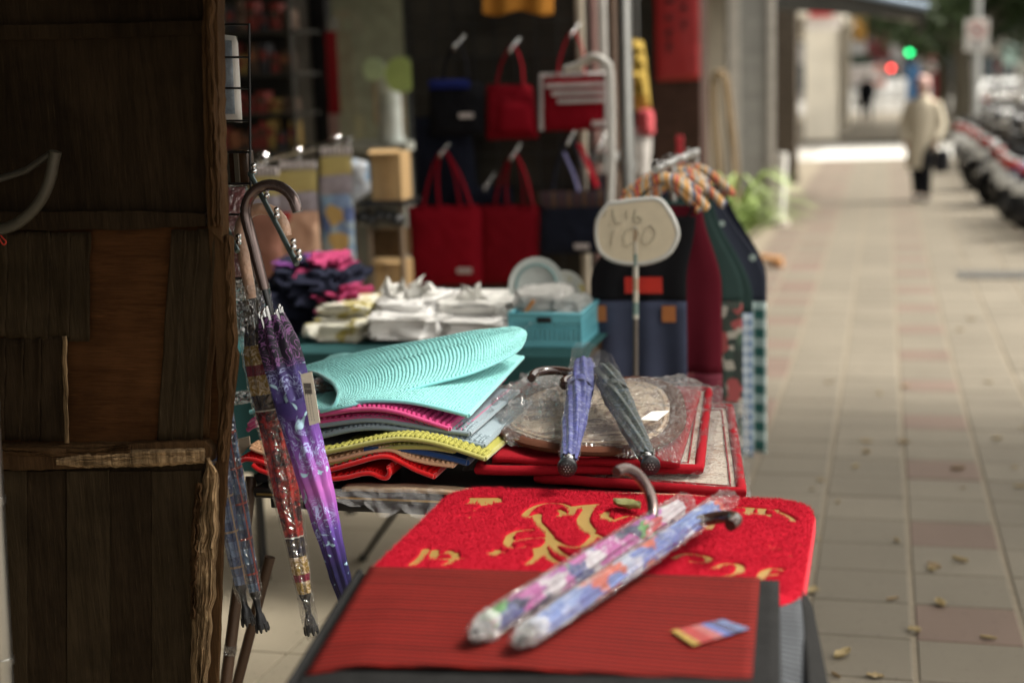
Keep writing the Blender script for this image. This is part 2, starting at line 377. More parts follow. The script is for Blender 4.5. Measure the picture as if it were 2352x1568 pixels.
# stall awning over the goods, and the dark one further along
AWN = simple('awning_canvas', (.05, .048, .042), .8, 0, .2, 3)
AWB = simple('awning_blue', (.28, .36, .46), .6, 0, .15, 3)
def awning(lab, y0, y1, x0, x1, z0, z1, mt, mt2):
    o = thing('shop_awning', lab, 'awning', (x0, (y0+y1)/2, z0))
    m = MB(); m.grid(lambda u, v: Vector((x0+(x1-x0)*u, y0+(y1-y0)*v, z0+(z1-z0)*u-.05*math.sin(u*3.1)*math.sin(v*12.5)**2)), 8, 24); m.build('canopy', mt, o, True, solid=.01)
    m = MB(); m.grid(lambda u, v: Vector((x1+.01*math.sin(v*60), y0+(y1-y0)*v, z1-.22*u)), 2, 40); m.build('valance', mt2, o, True, solid=.006)
    for k in range(4):
        y = y0+(y1-y0)*(k+.5)/4; m = MB(); m.tube([(x0, y, z0-.05), (x1, y, z1-.05)], .014, 8); m.build('arm', STEEL, o)
    return o
awning('long dark canvas awning stretched out over the stall tables', -3.5, 3.7, -1.3, -.36, 2.5, 2.10, AWN, AWN)
awning('dark awning with pale blue edge hanging out over the pavement', 16.6, 20.5, -1.25, .42, 2.54, 2.14, AWN, AWN)
aw_ = bpy.data.objects['shop_awning.001']
m = MB(); m.prism([(-1.25, 16.58, 2.56), (.44, 16.58, 2.15), (.44, 16.58, 2.02), (-1.25, 16.58, 2.20)], (0, .012, 0)); m.build('end_fascia', AWN, aw_)
m = MB(); m.tube([(-.75, 16.56, 2.44), (.46, 16.56, 2.14)], .042, 8); m.build('edge_roll', AWB, aw_, True)
# opposite side of the street and the street end: blocks with shop windows
def block(lab, x0, x1, y0, y1, h, c, face, nw, nf):
    o = thing('street_block', lab, 'building', ((x0+x1)/2, (y0+y1)/2, -.3)); mt = simple('block_%d' % int(x0*7+y0), c, .8, 0, .1, 1)
    m = MB(); m.box(((x0+x1)/2, (y0+y1)/2, h/2-.3), (x1-x0, y1-y0, h)); m.build('wall', mt, o)
    GL = simple('far_glass', (.08, .10, .11), .15, 0, .2)
    for fl in range(nf):
        for k in range(nw):
            z = 1.5+fl*3.2 if fl else 1.2; m = MB()
            if face == 'y': m.box((x0+(x1-x0)*(k+.5)/nw, y0-.03, z), ((x1-x0)/nw*.7, .1, 1.7 if fl else 2.2))
            else: m.box((x0-.03, y0+(y1-y0)*(k+.5)/nw, z), (.1, (y1-y0)/nw*.7, 1.7 if fl else 2.2))
            m.build('window', GL, o)
block('grey block closing the far end of the street', -14, 6, 118, 126, 16, (.40, .38, .36), 'y', 7, 4)
block('tan block at the street end behind the traffic signals', 6.5, 30, 112, 122, 13, (.45, .40, .34), 'y', 7, 3)
block('pale shop block across the road', 34, 42, 8, 60, 10, (.48, .46, .43), 'x', 10, 3)
block('brick coloured block across the road beyond the pale one', 34, 42, 62, 105, 11, (.34, .24, .20), 'x', 8, 3)
# ================================================================== WOODEN SCREEN ON THE LEFT
def wood(name, a, b, axis=2, gscale=1.0, rough=.75, edge=.0):
    t = NT(name); sc = [9*gscale, 9*gscale, 9*gscale]; sc[axis] *= .07
    n1 = t.noise(6, 6, .65, vec=t.co(tuple(sc)), dist=.6); n2 = t.noise(28, 5, .7, vec=t.co(tuple(sc)))
    st = t.noise(5, 5, .6)
    c = t.mix(t.ramp(n1, [(.3, 0.0), (.7, 1.0)]), a, b); c = t.mix(t.ramp(n2, [(.45, 0.0), (.75, .7)]), c, vary(a, .35))
    scr = t.noise(70, 2, .5, vec=t.co(tuple(q*.8 if i != axis else q*.25 for i, q in enumerate(sc))))
    c = t.mix(t.ramp(st, [(.45, 0.0), (.7, .6)]), c, vary(a, .4)); c = t.mix(t.ramp(scr, [(.66, 0.0), (.74, .55)]), c, vary(b, 2.1)); c = t.mix(t.ramp(t.noise(2.2, 4, .6), [(.52, 0.0), (.72, .45)]), c, vary(b, 1.5)); t.bump(t.math('ADD', n1, n2), .55, .006)
    return t.fin(c, rough, 0, .06)
W_DARK = wood('dark_weathered_wood', (.018, .0115, .006), (.040, .026, .014))
W_MID = wood('brown_worn_wood', (.050, .026, .012), (.105, .058, .026))
W_RED = wood('reddish_plywood', (.056, .023, .008), (.095, .041, .015), 0)
W_GREY = wood('greyed_veneer', (.029, .0195, .010), (.055, .038, .021))
W_RAW = wood('splintered_raw_wood', (.035, .018, .008), (.56, .38, .21), 2, 1.4)
DY = 2.40
def jag(poly, Y, step=14, amp=2.0, seed=0):
    out = []
    for i in range(len(poly)):
        a, b = poly[i], poly[(i+1) % len(poly)]; L = math.hypot(b[0]-a[0], b[1]-a[1]); n = max(1, int(L/step))
        nx, ny = -(b[1]-a[1])/L, (b[0]-a[0])/L
        for k in range(n):
            t = k/n; d = 0 if k == 0 else amp*(nz(i*7.3+seed, k*.45, seed*3.1)+.5*nz(i*2.3, k*1.7, seed))
            out.append(pY(a[0]+(b[0]-a[0])*t+nx*d, a[1]+(b[1]-a[1])*t+ny*d, Y))
    return out
wd = thing('wooden_screen', 'tall dark weathered wooden screen with peeling veneer and splintered edge', 'screen', (pY(270, 800, DY).x, DY+.02, zg(DY)))
def board(name, poly, Y, d, mt, amp=2, seed=0, par=wd):
    m = MB(); m.prism(jag(poly, Y, 14, amp, seed), (0, d, 0)); o = m.build(name, mt, par)
    bv = o.modifiers.new('edge', 'BEVEL'); bv.width = .0012; bv.segments = 1; bv.limit_method = 'ANGLE'; bv.angle_limit = R_(60); return o
board('upper_panel', [(-120, -700), (474, -700), (474, 500), (-120, 505)], DY+.012, .014, W_DARK, 0, 1)
board('middle_panel', [(-120, 520), (500, 520), (500, 1030), (-120, 1030)], DY+.010, .014, W_RED, 0, 2)
board('lower_panel', [(-120, 1060), (470, 1060), (470, 1700), (-120, 1700)], DY+.011, .014, W_DARK, 0, 3)
for k, (x0, x1) in enumerate(((-120, 60), (62, 150), (152, 250), (252, 345), (347, 462))):
    board('plank', [(x0, 1082), (x1, 1080), (x1+3, 1690), (x0+2, 1690)], DY+.004+.002*math.sin(k*2.1), .006, W_DARK if k % 2 else W_GREY, 1.2, 10+k)
board('corner_post', [(470, -700), (498, -700), (501, 200), (507, 420), (512, 560), (476, 522), (468, 300), (464, 120)], DY-.016, .030, W_MID, 3, 4)
board('edge_board', [(478, 522), (533, 545), (538, 700), (543, 782), (541, 800), (546, 815), (536, 905), (526, 1010), (520, 1080), (512, 1200), (506, 1390), (500, 1560), (497, 1720), (440, 1720), (452, 1350), (480, 1080), (498, 1060), (500, 900)], DY-.004, .010, W_MID, 2, 5)
board('cross_rail', [(-120, 488), (300, 484), (470, 490), (472, 520), (300, 528), (-120, 530)], DY-.010, .03, W_DARK, 3, 6)
board('cross_rail', [(-120, 1016), (120, 1024), (300, 1018), (470, 1012), (486, 1030), (480, 1062), (250, 1072), (60, 1080), (-120, 1078)], DY-.014, .032, W_MID, 4, 7)
def rough_patch(name, L, Rr, Y, amp, mt, nu=16, nv=60, fr=1.0, horiz=False, seed=0):
    def fn(u, v):
        if horiz: x = L[0][0]+(L[-1][0]-L[0][0])*v; a_, b_ = lerp_curve(L, x), lerp_curve(Rr, x); xx, yy = x+4*nz(u*3, v*30, seed), a_+(b_-a_)*u+3*nz(v*26, seed, u)
        else: y = L[0][0]+(L[-1][0]-L[0][0])*v; a_, b_ = lerp_curve(L, y), lerp_curve(Rr, y); yy, xx = y+6*nz(u*9, seed), a_+(b_-a_)*u+5*nz(v*18, seed, u*2)
        e = min(1, 6*min(u, 1-u)); r = 1-abs(nz(u*9*fr+seed, v*2.6*fr, seed))*2+.45*nz(u*24*fr, v*5*fr, seed)+.25*nz(u*30, v*26, seed); return pY(xx, yy, Y-amp*e*max(.05, .5+.6*r))
    m = MB(); m.grid(fn, nu, nv); o = m.build(name, mt, wd, True, solid=.004); return o
rough_patch('rotten_patch', [(130, 1052), (200, 1040), (330, 1032), (470, 1030)], [(130, 1066), (200, 1072), (330, 1070), (470, 1062)], DY-.012, .011, W_RAW, 18, 90, 1, True, 3)
rough_patch('rotten_patch', [(-60, 1022), (60, 1024), (200, 1030), (300, 1022)], [(-60, 1040), (60, 1046), (200, 1050), (300, 1040)], DY-.012, .010, W_MID, 8, 50, 1, True, 6)
rough_patch('worn_edge', [(-200, 474), (100, 474), (300, 480), (520, 486)], [(-200, 492), (100, 490), (300, 500), (520, 508)], DY-.015, .012, W_MID, 10, 80, 1, False, 8)
rough_patch('worn_edge', [(540, 518), (780, 524), (900, 512), (1060, 500)], [(540, 530), (780, 540), (900, 532), (1060, 518)], DY-.006, .008, W_MID, 8, 80, 1, False, 12)
board('upper_batten', [(-120, 60), (300, 52), (468, 46), (468, 78), (250, 88), (-120, 96)], DY-.002, .016, W_DARK, 2, 18)
# peeling veneer: overlapping strips with lifted edges
VE = [(-60, 15, 530, 772, W_GREY), (12, 62, 532, 776, W_GREY), (58, 112, 531, 780, W_GREY), (108, 160, 534, 775, W_GREY), (156, 206, 533, 784, W_GREY),
      (-60, 10, 776, 1010, W_DARK), (8, 52, 778, 1010, W_DARK), (50, 92, 776, 1012, W_DARK), (90, 152, 772, 1013, W_DARK),
      (383, 418, 528, 1012, W_GREY), (415, 448, 530, 1010, W_GREY), (446, 486, 526, 1012, W_GREY), (482, 500, 540, 1000, W_MID)]
for k, (x0, x1, y0, y1, mt) in enumerate(VE):
    m = MB(); w_ = .0025; sk = (2 if x0 < 300 else 10)
    def fn(u, v, x0=x0, x1=x1, y0=y0, y1=y1, k=k, sk=sk):
        xx = x0+(x1-x0)*u + (nz(k*3.3, v*5)*4+(.5-v)*sk*2)+ (0 if x0 < 300 else -12*v); yy = y0+(y1-y0)*v+nz(k, u*9)*3
        lift = .004+.004*abs(nz(k*1.7, v*3, u*2))+.012*max(0, u-.75)*4*(.2+abs(nz(k, v*4)))
        return pY(xx, yy, DY+.006-lift)
    m.grid(fn, 8, 14); m.build('veneer_strip', mt, wd, True, solid=.0022)
m = MB(); m.grid(lambda u, v: pY(143+9*u+6*v+nz(v*7)*3, 772+245*v, DY-.012-.006*u), 3, 16); m.build('torn_edge', W_RAW, wd, True, solid=.002)
# the splintered, pale edge low down
SP = [(474, 1060), (497, 1085), (503, 1120), (500, 1190), (492, 1330), (482, 1450), (474, 1570), (470, 1720), (438, 1720), (440, 1560), (444, 1420), (441, 1300), (447, 1230), (456, 1170), (464, 1110)]
rough_patch('splintered_edge', [(1052, 476), (1120, 466), (1200, 452), (1300, 444), (1450, 442), (1600, 440), (1720, 438)], [(1052, 482), (1090, 500), (1200, 502), (1330, 494), (1450, 484), (1600, 474), (1720, 470)], DY-.006, .024, W_RAW, 34, 120, 1.0, False, 5)
rough_patch('splinter', [(1110, 450), (1250, 440), (1420, 440)], [(1110, 464), (1250, 456), (1420, 452)], DY-.008, .034, W_MID, 8, 60, 1, False, 15)
# cane handle hooked on the screen and the grey post at the far left
ch = thing('cane_handle', 'dull curved cane handle hooked over the dark wooden screen', 'cane', pY(90, 400, 2.33))
hp = smooth_path([pY(*q, 2.33) for q in ((128, 348), (122, 375), (112, 420), (90, 465), (58, 500), (20, 522), (-40, 532))], 6)
m = MB(); m.tube(hp, .011, 10); m.build('hook', simple('cane_grey', (.055, .048, .033), .5), ch, True)
m = MB(); m.tube([pY(118, 352, 2.335), pY(60, 392, 2.36), pY(-30, 420, 2.385)], .007, 8); m.build('shaft', simple('cane_shaft', (.05, .045, .035), .5), ch, True)
gp = thing('metal_post', 'dull grey metal tube standing against the wooden screen', 'post', (pZ(20, 1560, .4).x, 2.05, zg(2.05)))
b0, b1 = pY(8, 1560, 2.1), pY(-22, 1000, 2.1)
m = MB(); dirv = (b1-b0).normalized(); e0 = b0-dirv*((b0.z-zg(2.1))/dirv.z); m.tube([e0, b0, b1, b1+dirv*.5], .018, 14); m.build('tube', STEEL, gp, True)
for q_ in (.03, .33):
    m = MB(); m.tube([b0+dirv*q_, b0+dirv*(q_+.013)], .0205, 14); m.build('collar', STEEL, gp, True)
rs = thing('red_string', 'short loop of red string on the dark wooden screen', 'string', pY(5, 550, 2.37))
m = MB(); m.tube(smooth_path([pY(*q, 2.372) for q in ((-10, 525), (5, 545), (14, 555), (8, 562), (-2, 548))], 5), .0016, 6); m.build('loop', simple('red_thread', (.45, .03, .015), .8), rs, True)

# ================================================================== WIRE GRID RACK
GY = 2.53
gr = thing('wire_grid_rack', 'black wire grid panel hanging behind the edge of the wooden screen', 'rack', pY(572, 700, GY))
m = MB()
for px0, px1, y0, y1 in ((572, 578, 55, 712), (500, 506, 55, 712), (430, 436, 55, 712), (360, 366, 55, 712), (290, 296, 55, 712)):
    m = MB(); m.tube([pY(px0, y0, GY), pY(px1, y1, GY)], .0026, 8); m.build('wire', BLACKM, gr, True)
for y in (57, 132, 203, 278, 350, 422, 493, 566, 639, 711):
    m = MB(); m.tube([pY(286, y, GY+.004), pY(574, y, GY+.004)], .0021, 8); m.build('wire', BLACKM, gr, True)
hk = thing('waterfall_hook', 'greenish steel display arm with chrome studs holding the umbrella handles', 'hook', pY(578, 402, GY))
TEALM = simple('green_steel', (.16, .22, .22), .28, .7, .2)
h0, h1 = pY(574, 398, GY-.005), pY(682, 607, GY-.16)
m = MB(); m.tube([h0, h1], .0052, 10); m.build('arm', TEALM, hk, True)
for f_ in (.02, .3, .52, .86, .97):
    q = h0.lerp(h1, f_)
    for k in (0, 1): m = MB(); m.ball(q+Vector((.009, -.004, .007+k*.011)), .0062 if k == 0 else .0056); m.build('stud', CHROME, hk, True)
h2 = thing('waterfall_hook', 'short green steel display arm half hidden by the wooden screen', 'hook', pY(540, 565, GY-.01))
m = MB(); m.tube([pY(500, 480, GY-.005), pY(546, 578, GY-.06)], .0052, 10); m.build('arm', TEALM, h2, True)
for k in (0, 1): m = MB(); m.ball(pY(548, 556-k*13, GY-.06), .006); m.build('stud', CHROME, h2, True)
# packs hung on the grid
pk = thing('paper_pack', 'white pack with pale blue print hung behind the wire grid', 'pack', pY(535, 280, GY+.03))
def pillow(mb, q, Y, th, nu=12, nv=12, wr=.0):
    tl, tr, br, bl = [pY(*c, Y) for c in q]
    def fn(s):
        def g(u, v):
            p = tl.lerp(tr, u).lerp(bl.lerp(br, u), v); e = (max(0, 1-(2*u-1)**4)*max(0, 1-(2*v-1)**4))**.5
            return p+Vector((0, s*th*e*.5+wr*nz(p.x*25, p.z*25, s)*e, 0))
        return g
    mb.grid(fn(-1), nu, nv); mb.grid(fn(1), nu, nv); return mb
m = MB(); pillow(m, ((500, 78), (546, 84), (557, 282), (500, 278)), GY+.03, .018); m.build('wrapper', WHITEP, pk, True)
m = MB(); pillow(m, ((502, 92), (532, 94), (540, 262), (502, 262)), GY+.020, .004); m.build('printed_front', simple('pale_blue_print', (.30, .36, .42), .5, 0, .3, 60), pk, True)
pk = thing('amber_box', 'small dark amber box in clear wrap on the wire grid', 'box', pY(550, 424, GY+.02))
m = MB(); pbox(m, 526, 346, 570, 426, GY+.012, .03, .003); m.build('box', simple('dark_amber', (.045, .022, .010), .25), pk, True)
m = MB(); pbox(m, 538, 350, 548, 420, GY+.008, .004); m.build('label_strip', simple('amber_label', (.10, .085, .06), .4), pk)
pk = thing('pink_pack', 'pink pack in clear wrap hanging low on the wire grid', 'pack', pY(552, 640, GY+.05))
m = MB(); pillow(m, ((505, 430), (566, 430), (580, 640), (510, 640)), GY+.05, .03, wr=.006); m.build('cloth', cloth('dusty_pink', (.42, .16, .17)), pk, True)
m = MB(); pillow(m, ((500, 425), (572, 425), (588, 690), (505, 690)), GY+.05, .05, wr=.01); m.build('wrapper', PLASTIC, pk, True)

# ================================================================== UMBRELLAS
def umb_mats():
    d = {}
    # purple: dark damask top, blue-violet-orchid bands with pale scrolls
    t = NT('purple_damask'); z = t.xyz()[2]; n1 = t.noise(14, 3)
    zz = t.math('ADD', z, t.math('MULTIPLY', t.math('SUBTRACT', n1, .5), .08))
    base = t.ramp(t.math('MULTIPLY', zz, 1/.75), [(.0, (.008, .007, .03)), (.21, (.016, .013, .07)), (.31, (.09, .045, .24)), (.41, (.38, .10, .38)), (.52, (.17, .06, .32)), (.62, (.045, .03, .15)), (.70, (.05, .035, .16)), (.74, (.014, .010, .024)), (.84, (.012, .009, .02)), (1, (.02, .012, .03))])
    vo = t.vor(38, feature='DISTANCE_TO_EDGE'); wv = t.n('TexNoise', Vector=t.co(), Scale=30.0, Detail=2.0, Distortion=3.5).outputs['Fac']
    line = t.ramp(t.math('ABSOLUTE', t.math('SUBTRACT', wv, .5)), [(.0, 1.0), (.022, 1.0), (.04, 0.0)])
    msk = t.ramp(t.noise(9, 2), [(.52, 0.0), (.58, .8)])
    up = t.math('GREATER_THAN', z, .545)
    lc = t.mix(up, (.42, .50, .80), (.30, .12, .34)); c = t.mix(t.math('MULTIPLY', line, t.math('MAXIMUM', msk, t.math('MULTIPLY', up, .7))), base, lc)
    blob = t.ramp(t.noise(26, 2, dist=1.5), [(.62, 0.0), (.66, 1.0)]); c = t.mix(t.math('MULTIPLY', blob, t.math('SUBTRACT', 1.0, up)), c, (.36, .56, .68))
    d['purple'] = t.fin(c, .42, 0, .3)
    # red and black mottled with navy / cream / gold border bands
    t = NT('red_mottled'); z = t.xyz()[2]; sp = t.ramp(t.noise(34, 5, .75), [(.43, 0.0), (.56, 1.0)]); pk = t.ramp(t.noise(70, 3), [(.64, 0.0), (.70, 1.0)])
    red = t.mix(sp, (.42, .016, .012), (.03, .008, .012)); red = t.mix(pk, red, (.62, .26, .22))
    leaf = t.ramp(t.noise(60, 3, dist=2.5), [(.45, 0.0), (.5, 1.0)])
    cream = t.mix(leaf, (.60, .48, .34), (.30, .19, .035)); navy = t.mix(t.math('MULTIPLY', leaf, .25), (.012, .015, .035), (.2, .13, .03))
    band = t.ramp(t.math('MULTIPLY', z, 1/.75), [(.0, 0.0), (.105, .35), (.15, .6), (.168, .35), (.215, 0.0), (.268, .8), (.272, 1.0), (.60, 1.0), (.606, .8), (.61, 0.0), (.65, .35), (.70, .6), (.73, .35), (.78, 0.0), (1, 0.0)], 'CONSTANT')
    c = t.mix(t.math('GREATER_THAN', band, .3), navy, cream); c = t.mix(t.math('GREATER_THAN', band, .5), c, (.20, .015, .04)); c = t.mix(t.math('GREATER_THAN', band, .7), c, (.55, .52, .46)); c = t.mix(t.math('GREATER_THAN', band, .9), c, red)
    d['red'] = t.fin(c, .45, 0, .3)
    def plaid(nm, a, b, l, r):
        t = NT(nm); X = t.n('SeparateXYZ'); t.t.links.new(t.co((1, 1, 1)), X.inputs[0]); z = X.outputs[2]; x = t.math('ADD', X.outputs[0], t.math('MULTIPLY', X.outputs[1], .7))
        fz = t.math('FRACT', t.math('MULTIPLY', z, 14)); fx = t.math('FRACT', t.math('MULTIPLY', x, 26))
        bz = t.math('LESS_THAN', fz, .45); bx = t.math('LESS_THAN', fx, .42)
        c = t.mix(t.math('MULTIPLY', bz, .7), a, b); c = t.mix(t.math('MULTIPLY', bx, .6), c, b)
        tw = t.math('LESS_THAN', t.math('FRACT', t.math('MULTIPLY', t.math('ADD', z, x), 260)), .5); c = t.mix(t.math('MULTIPLY', tw, t.math('MULTIPLY', bz, bx)), c, l)
        ln = t.math('MAXIMUM', t.math('LESS_THAN', t.math('ABSOLUTE', t.math('SUBTRACT', fz, .72)), .03), t.math('LESS_THAN', t.math('ABSOLUTE', t.math('SUBTRACT', fx, .7)), .05)); c = t.mix(ln, c, r)
        return t.fin(c, .5, 0, .3)
    d['plaid_red'] = plaid('navy_plaid_red_line', (.018, .022, .05), (.06, .10, .18), (.16, .26, .38), (.25, .04, .03))
    d['plaid_tan'] = plaid('blue_plaid_tan_line', (.05, .07, .15), (.12, .16, .27), (.28, .36, .5), (.32, .22, .14))
    def wrapd(nm, a, b, c3):
        t = NT(nm); n1 = t.noise(22, 4, dist=1.5); w_ = t.vor(60); c = t.mix(t.ramp(n1, [(.4, 0.0), (.6, 1.0)]), a, b); c = t.mix(t.ramp(w_, [(.25, .5), (.4, 0.0)]), c, c3); t.bump(t.noise(40, 3, dist=2), .5, .006); return t.fin(c, .4)
    d['blue'] = wrapd('blue_silver_print', (.022, .03, .15), (.05, .06, .24), (.22, .24, .36))
    d['green'] = wrapd('dark_green_print', (.010, .018, .017), (.024, .034, .028), (.06, .10, .15))
    d['dusk'] = wrapd('dark_multicolour_print', (.03, .03, .06), (.16, .06, .03), (.32, .2, .32))
    def bouquet(nm, cols, sc):
        t = NT(nm); wc = t.n('TexNoise', Vector=t.co(), Scale=40.0, Detail=2.0); va = t.n('VectorMath', op='MULTIPLY_ADD'); t.t.links.new(wc.outputs['Color'], va.inputs[0]); va.inputs[1].default_value = (.03, .03, .03); t.t.links.new(t.co((1, 1, .6)), va.inputs[2]); v = t.n('TexVoronoi', Vector=va.outputs[0], Scale=sc); sp = t.n('SeparateColor'); t.t.links.new(v.outputs['Color'], sp.inputs[0]); n = len(cols)
        c = t.ramp(sp.outputs[0], [(i/n, q) for i, q in enumerate(cols)], 'CONSTANT'); c = t.mix(t.ramp(t.noise(30, 3), [(.56, 0.0), (.66, .7)]), c, (.62, .62, .66)); return t.fin(c, .4)
    d['violet_floral'] = bouquet('violet_green_floral', [(.32, .05, .30), (.06, .08, .24), (.45, .03, .04), (.50, .46, .50), (.06, .26, .05), (.02, .03, .09), (.40, .08, .30)], 30)
    d['blue_floral'] = bouquet('blue_coral_floral', [(.10, .18, .46), (.42, .46, .58), (.20, .28, .52), (.48, .08, .04), (.14, .22, .50), (.50, .52, .60), (.08, .13, .38)], 26)
    return d
UM = umb_mats(); FILM_END = film('white_film_end', .16, .30, 40, 1.0, .16)
def metal_handle():
    t = NT('pewter_brown_handle'); return t.fin(t.mix(t.noise(30, 3), (.10, .07, .065), (.17, .125, .115)), .22, .75, .5, 0, .3)
H_METAL = metal_handle()
H_WRAP = simple('film_wrapped_wood', (.52, .33, .23), .3, 0, .2, 40, .7, 130)
H_DARK = simple('dark_wood_gloss', (.035, .018, .014), .12, 0, .3, 15, 0, 80, .6, 0, .6)
def umbrella(lab, tip, top, group=None, canopy='purple', handle=H_METAL, hook=None, tipkind='claw', rmax=.034, cz=(.075, .60), hook_r=.056, shaft_r=.0095, sleeve=None, ribs=True, twist=1.6, sl_r=1.25, prof=None, sleeve_mat=None):
    """tip -> top is the axis (world), hook: world direction in which the handle bends"""
    tip, top = Vector(tip), Vector(top); L = (top-tip).length; z = (top-tip)/L
    hx = Vector(hook if hook else (1, 0, 0)); hx = (hx-z*hx.dot(z)).normalized(); hy = z.cross(hx)
    M = Matrix((hx, hy, z)).transposed().to_4x4(); M.translation = tip
    o = thing('umbrella', lab, 'umbrella', (0, 0, 0), group); o.matrix_world = M
    c0, c1 = cz[0], cz[1]
    pf = prof or [(0, .40), (.1, .52), (.5, .82), (.80, .98), (.90, 1.0), (.94, .84), (1.0, .64)]
    def can(u, v):
        a = u*2*math.pi; r = rmax*lerp_curve(pf, v); pl = abs(((u*8+twist*v) % 1)*2-1); r *= .80+.24*pl+.05*nz(u*9, v*14, L*7)
        return Vector((r*math.cos(a), r*math.sin(a)*.86, c0+(c1-c0)*v+.006*pl*(1-v)))
    m = MB(); m.grid(can, 72, 70, True); cn = m.build('canopy', UM[canopy], o, True, True)
    m = MB(); vs = .70
    m.grid(lambda u, v: Vector((rmax*1.01*lerp_curve(pf, vs)*math.cos(u*6.283), .86*rmax*1.01*lerp_curve(pf, vs)*math.sin(u*6.283), c0+(c1-c0)*(vs-.03+.06*v)+.012*math.sin(u*6.283))), 24, 2, True)
    m.build('strap', UM[canopy], cn, True, True)
    if ribs:
        for k in range(8):
            a = k*math.pi/4+.2; r = rmax*.52; m = MB(); zz = c1-.004+.008*math.sin(k*2.3)
            m.tube([(r*math.cos(a), r*math.sin(a), zz-.012), (r*1.02*math.cos(a), r*1.02*math.sin(a), zz+.012)], .0030, 7); m.ball((r*1.02*math.cos(a), r*1.02*math.sin(a), zz+.013), .0034, 7, 5)
            m.build('rib_tip', CHROME, o, True, True)
    m = MB(); m.tube([(0, 0, c1-.05), (0, 0, min(L-.11, c1+.055))], .0062, 10); m.build('shaft', BLACKP, o, True, True)
    hz = min(L-.115, c1+.05)
    pth = [Vector((0, 0, hz)), Vector((0, 0, hz+.03)), Vector((0, 0, L-.02)), Vector((0, 0, L))]+[Vector((hook_r-hook_r*math.cos(a), 0, L+hook_r*math.sin(a))) for a in [math.pi*k/14 for k in range(1, 15)]]+[Vector((2*hook_r, 0, L-.012))]
    rr = [shaft_r*.95]+[shaft_r*1.05, shaft_r*1.1]+[shaft_r*1.1]*(len(pth)-4)+[shaft_r]
    m = MB(); m.tube(pth, rr, 14); m.build('handle', handle, o, True, True)
    if tipkind == 'none':
        m = MB(); m.grid(lambda u, v: Vector((rmax*(1.15-.95*v**2)*math.cos(u*6.283)*(1+.5*nz(u*6, v*5, L*30)), .8*rmax*(1.15-.95*v**2)*math.sin(u*6.283)*(1+.5*nz(u*6+3, v*5, L*30)), c0+.02-.050*v+.012*nz(u*7, 2, L*9))), 28, 10, True); m.build('film_end', FILM_END, o, True, True)
    m = MB(); m.lathe([(.0125*rmax/.034, c0+.004), (.011, c0-.004), (.0075, c0-.012), (.0068, c0-.026)], (0, 0, 0), 14); m.build('collar', BLACKP if tipkind != 'stud' else CHROME, o, True, True)
    m = MB()
    if tipkind == 'claw':
        m.lathe([(.0062, c0-.022), (.0065, c0-.040), (.0095, c0-.046), (.0125, c0-.062), (.0135, c0-.072), (.008, c0-.075)], (0, 0, 0), 12)
        for k in range(7):
            a = k*6.283/7; m.tube([(.0105*math.cos(a), .0105*math.sin(a), c0-.062), (.0125*math.cos(a), .0125*math.sin(a), c0-.075), (.012*math.cos(a), .012*math.sin(a), c0-.080)], [.0042, .0036, .0018], 6)
        m.build('claw_tip', BLACKP, o, True, True)
    elif tipkind == 'stud':
        m.lathe([(.0055, c0-.024), (.0165, c0-.030), (.0185, c0-.038), (.0175, c0-.046), (.010, c0-.050)], (0, 0, 0), 18); tp = m.build('rubber_foot', BLACKP, o, True, True)
        m = MB()
        for k in range(19):
            rr_, aa = (0, 0) if k == 0 else ((.0055, k) if k < 7 else (.0108, k*.5)); a = aa*6.283/6; m.ball((rr_*math.cos(a), rr_*math.sin(a), c0-.0505+(.002 if rr_ > .01 else 0)), .0011, 6, 4)
        m.build('dots', simple('grey_dots', (.35, .35, .35), .5), tp, True, True)
    elif tipkind == 'plain':
        m.lathe([(.0055, c0-.022), (.0045, c0-.06), (.002, c0-.066)], (0, 0, 0), 10); m.build('ferrule', CHROME, o, True, True)
    if sleeve:
        s0, s1 = sleeve
        def sf(u, v):
            zz = s0+(s1-s0)*v; a = u*2*math.pi; vv = min(1, max(0, (zz-c0)/(c1-c0))); r = max(.017, rmax*lerp_curve(pf, min(vv, .88))*sl_r)
            if v < .02: r *= .75
            r *= 1+.07*nz(u*5+3, v*16, L*9)+.05*nz(math.cos(a)*2, math.sin(a)*2, v*40)
            if sleeve_mat: r *= 1+random.uniform(-.06, .06)
            return Vector((r*math.cos(a), r*math.sin(a)*.8, zz+(random.uniform(-.002, .002) if sleeve_mat else 0)))
        m = MB(); m.grid(sf, 26, 60, True); m.build('clear_sleeve', sleeve_mat or SLEEVE, o, not sleeve_mat, True)
    return o
UY = 2.46
umbrella('purple violet umbrella with dark damask top and pewter brown hooked handle', pY(822, 1478, UY-.06), pY(566, 505, UY), None, 'purple', H_METAL, (1, 0, 0), 'plain', .0410, (.075, .645), .052, .0098, twist=1.2)
umbrella('red and black mottled umbrella with navy and cream bands in a clear sleeve', pY(718, 1462, UY+.0), pY(552, 545, UY+.045), None, 'red', H_WRAP, (1, 0, .05), 'claw', .0345, (.085, .625), .047, .0105, sleeve=(-.005, .70), ribs=True, twist=.3, sl_r=1.16)
umbrella('navy plaid umbrella with a thin red line and black claw tip', pY(604, 1452, UY+.02), pY(440, 640, UY+.06), 'plaid umbrellas behind the wooden screen', 'plaid_red', H_DARK, (-1, 0, 0), 'claw', .030, (.082, .60), .05, .0095, sleeve=(.07, .66), twist=.5, sl_r=1.1)
umbrella('blue plaid umbrella with tan lines in a clear sleeve beside the screen edge', pY(572, 1438, UY-.01), pY(408, 620, UY+.03), 'plaid umbrellas behind the wooden screen', 'plaid_tan', H_DARK, (-1, 0, 0), 'claw', .030, (.082, .60), .05, .0095, sleeve=(.05, .66), twist=.5, sl_r=1.12)
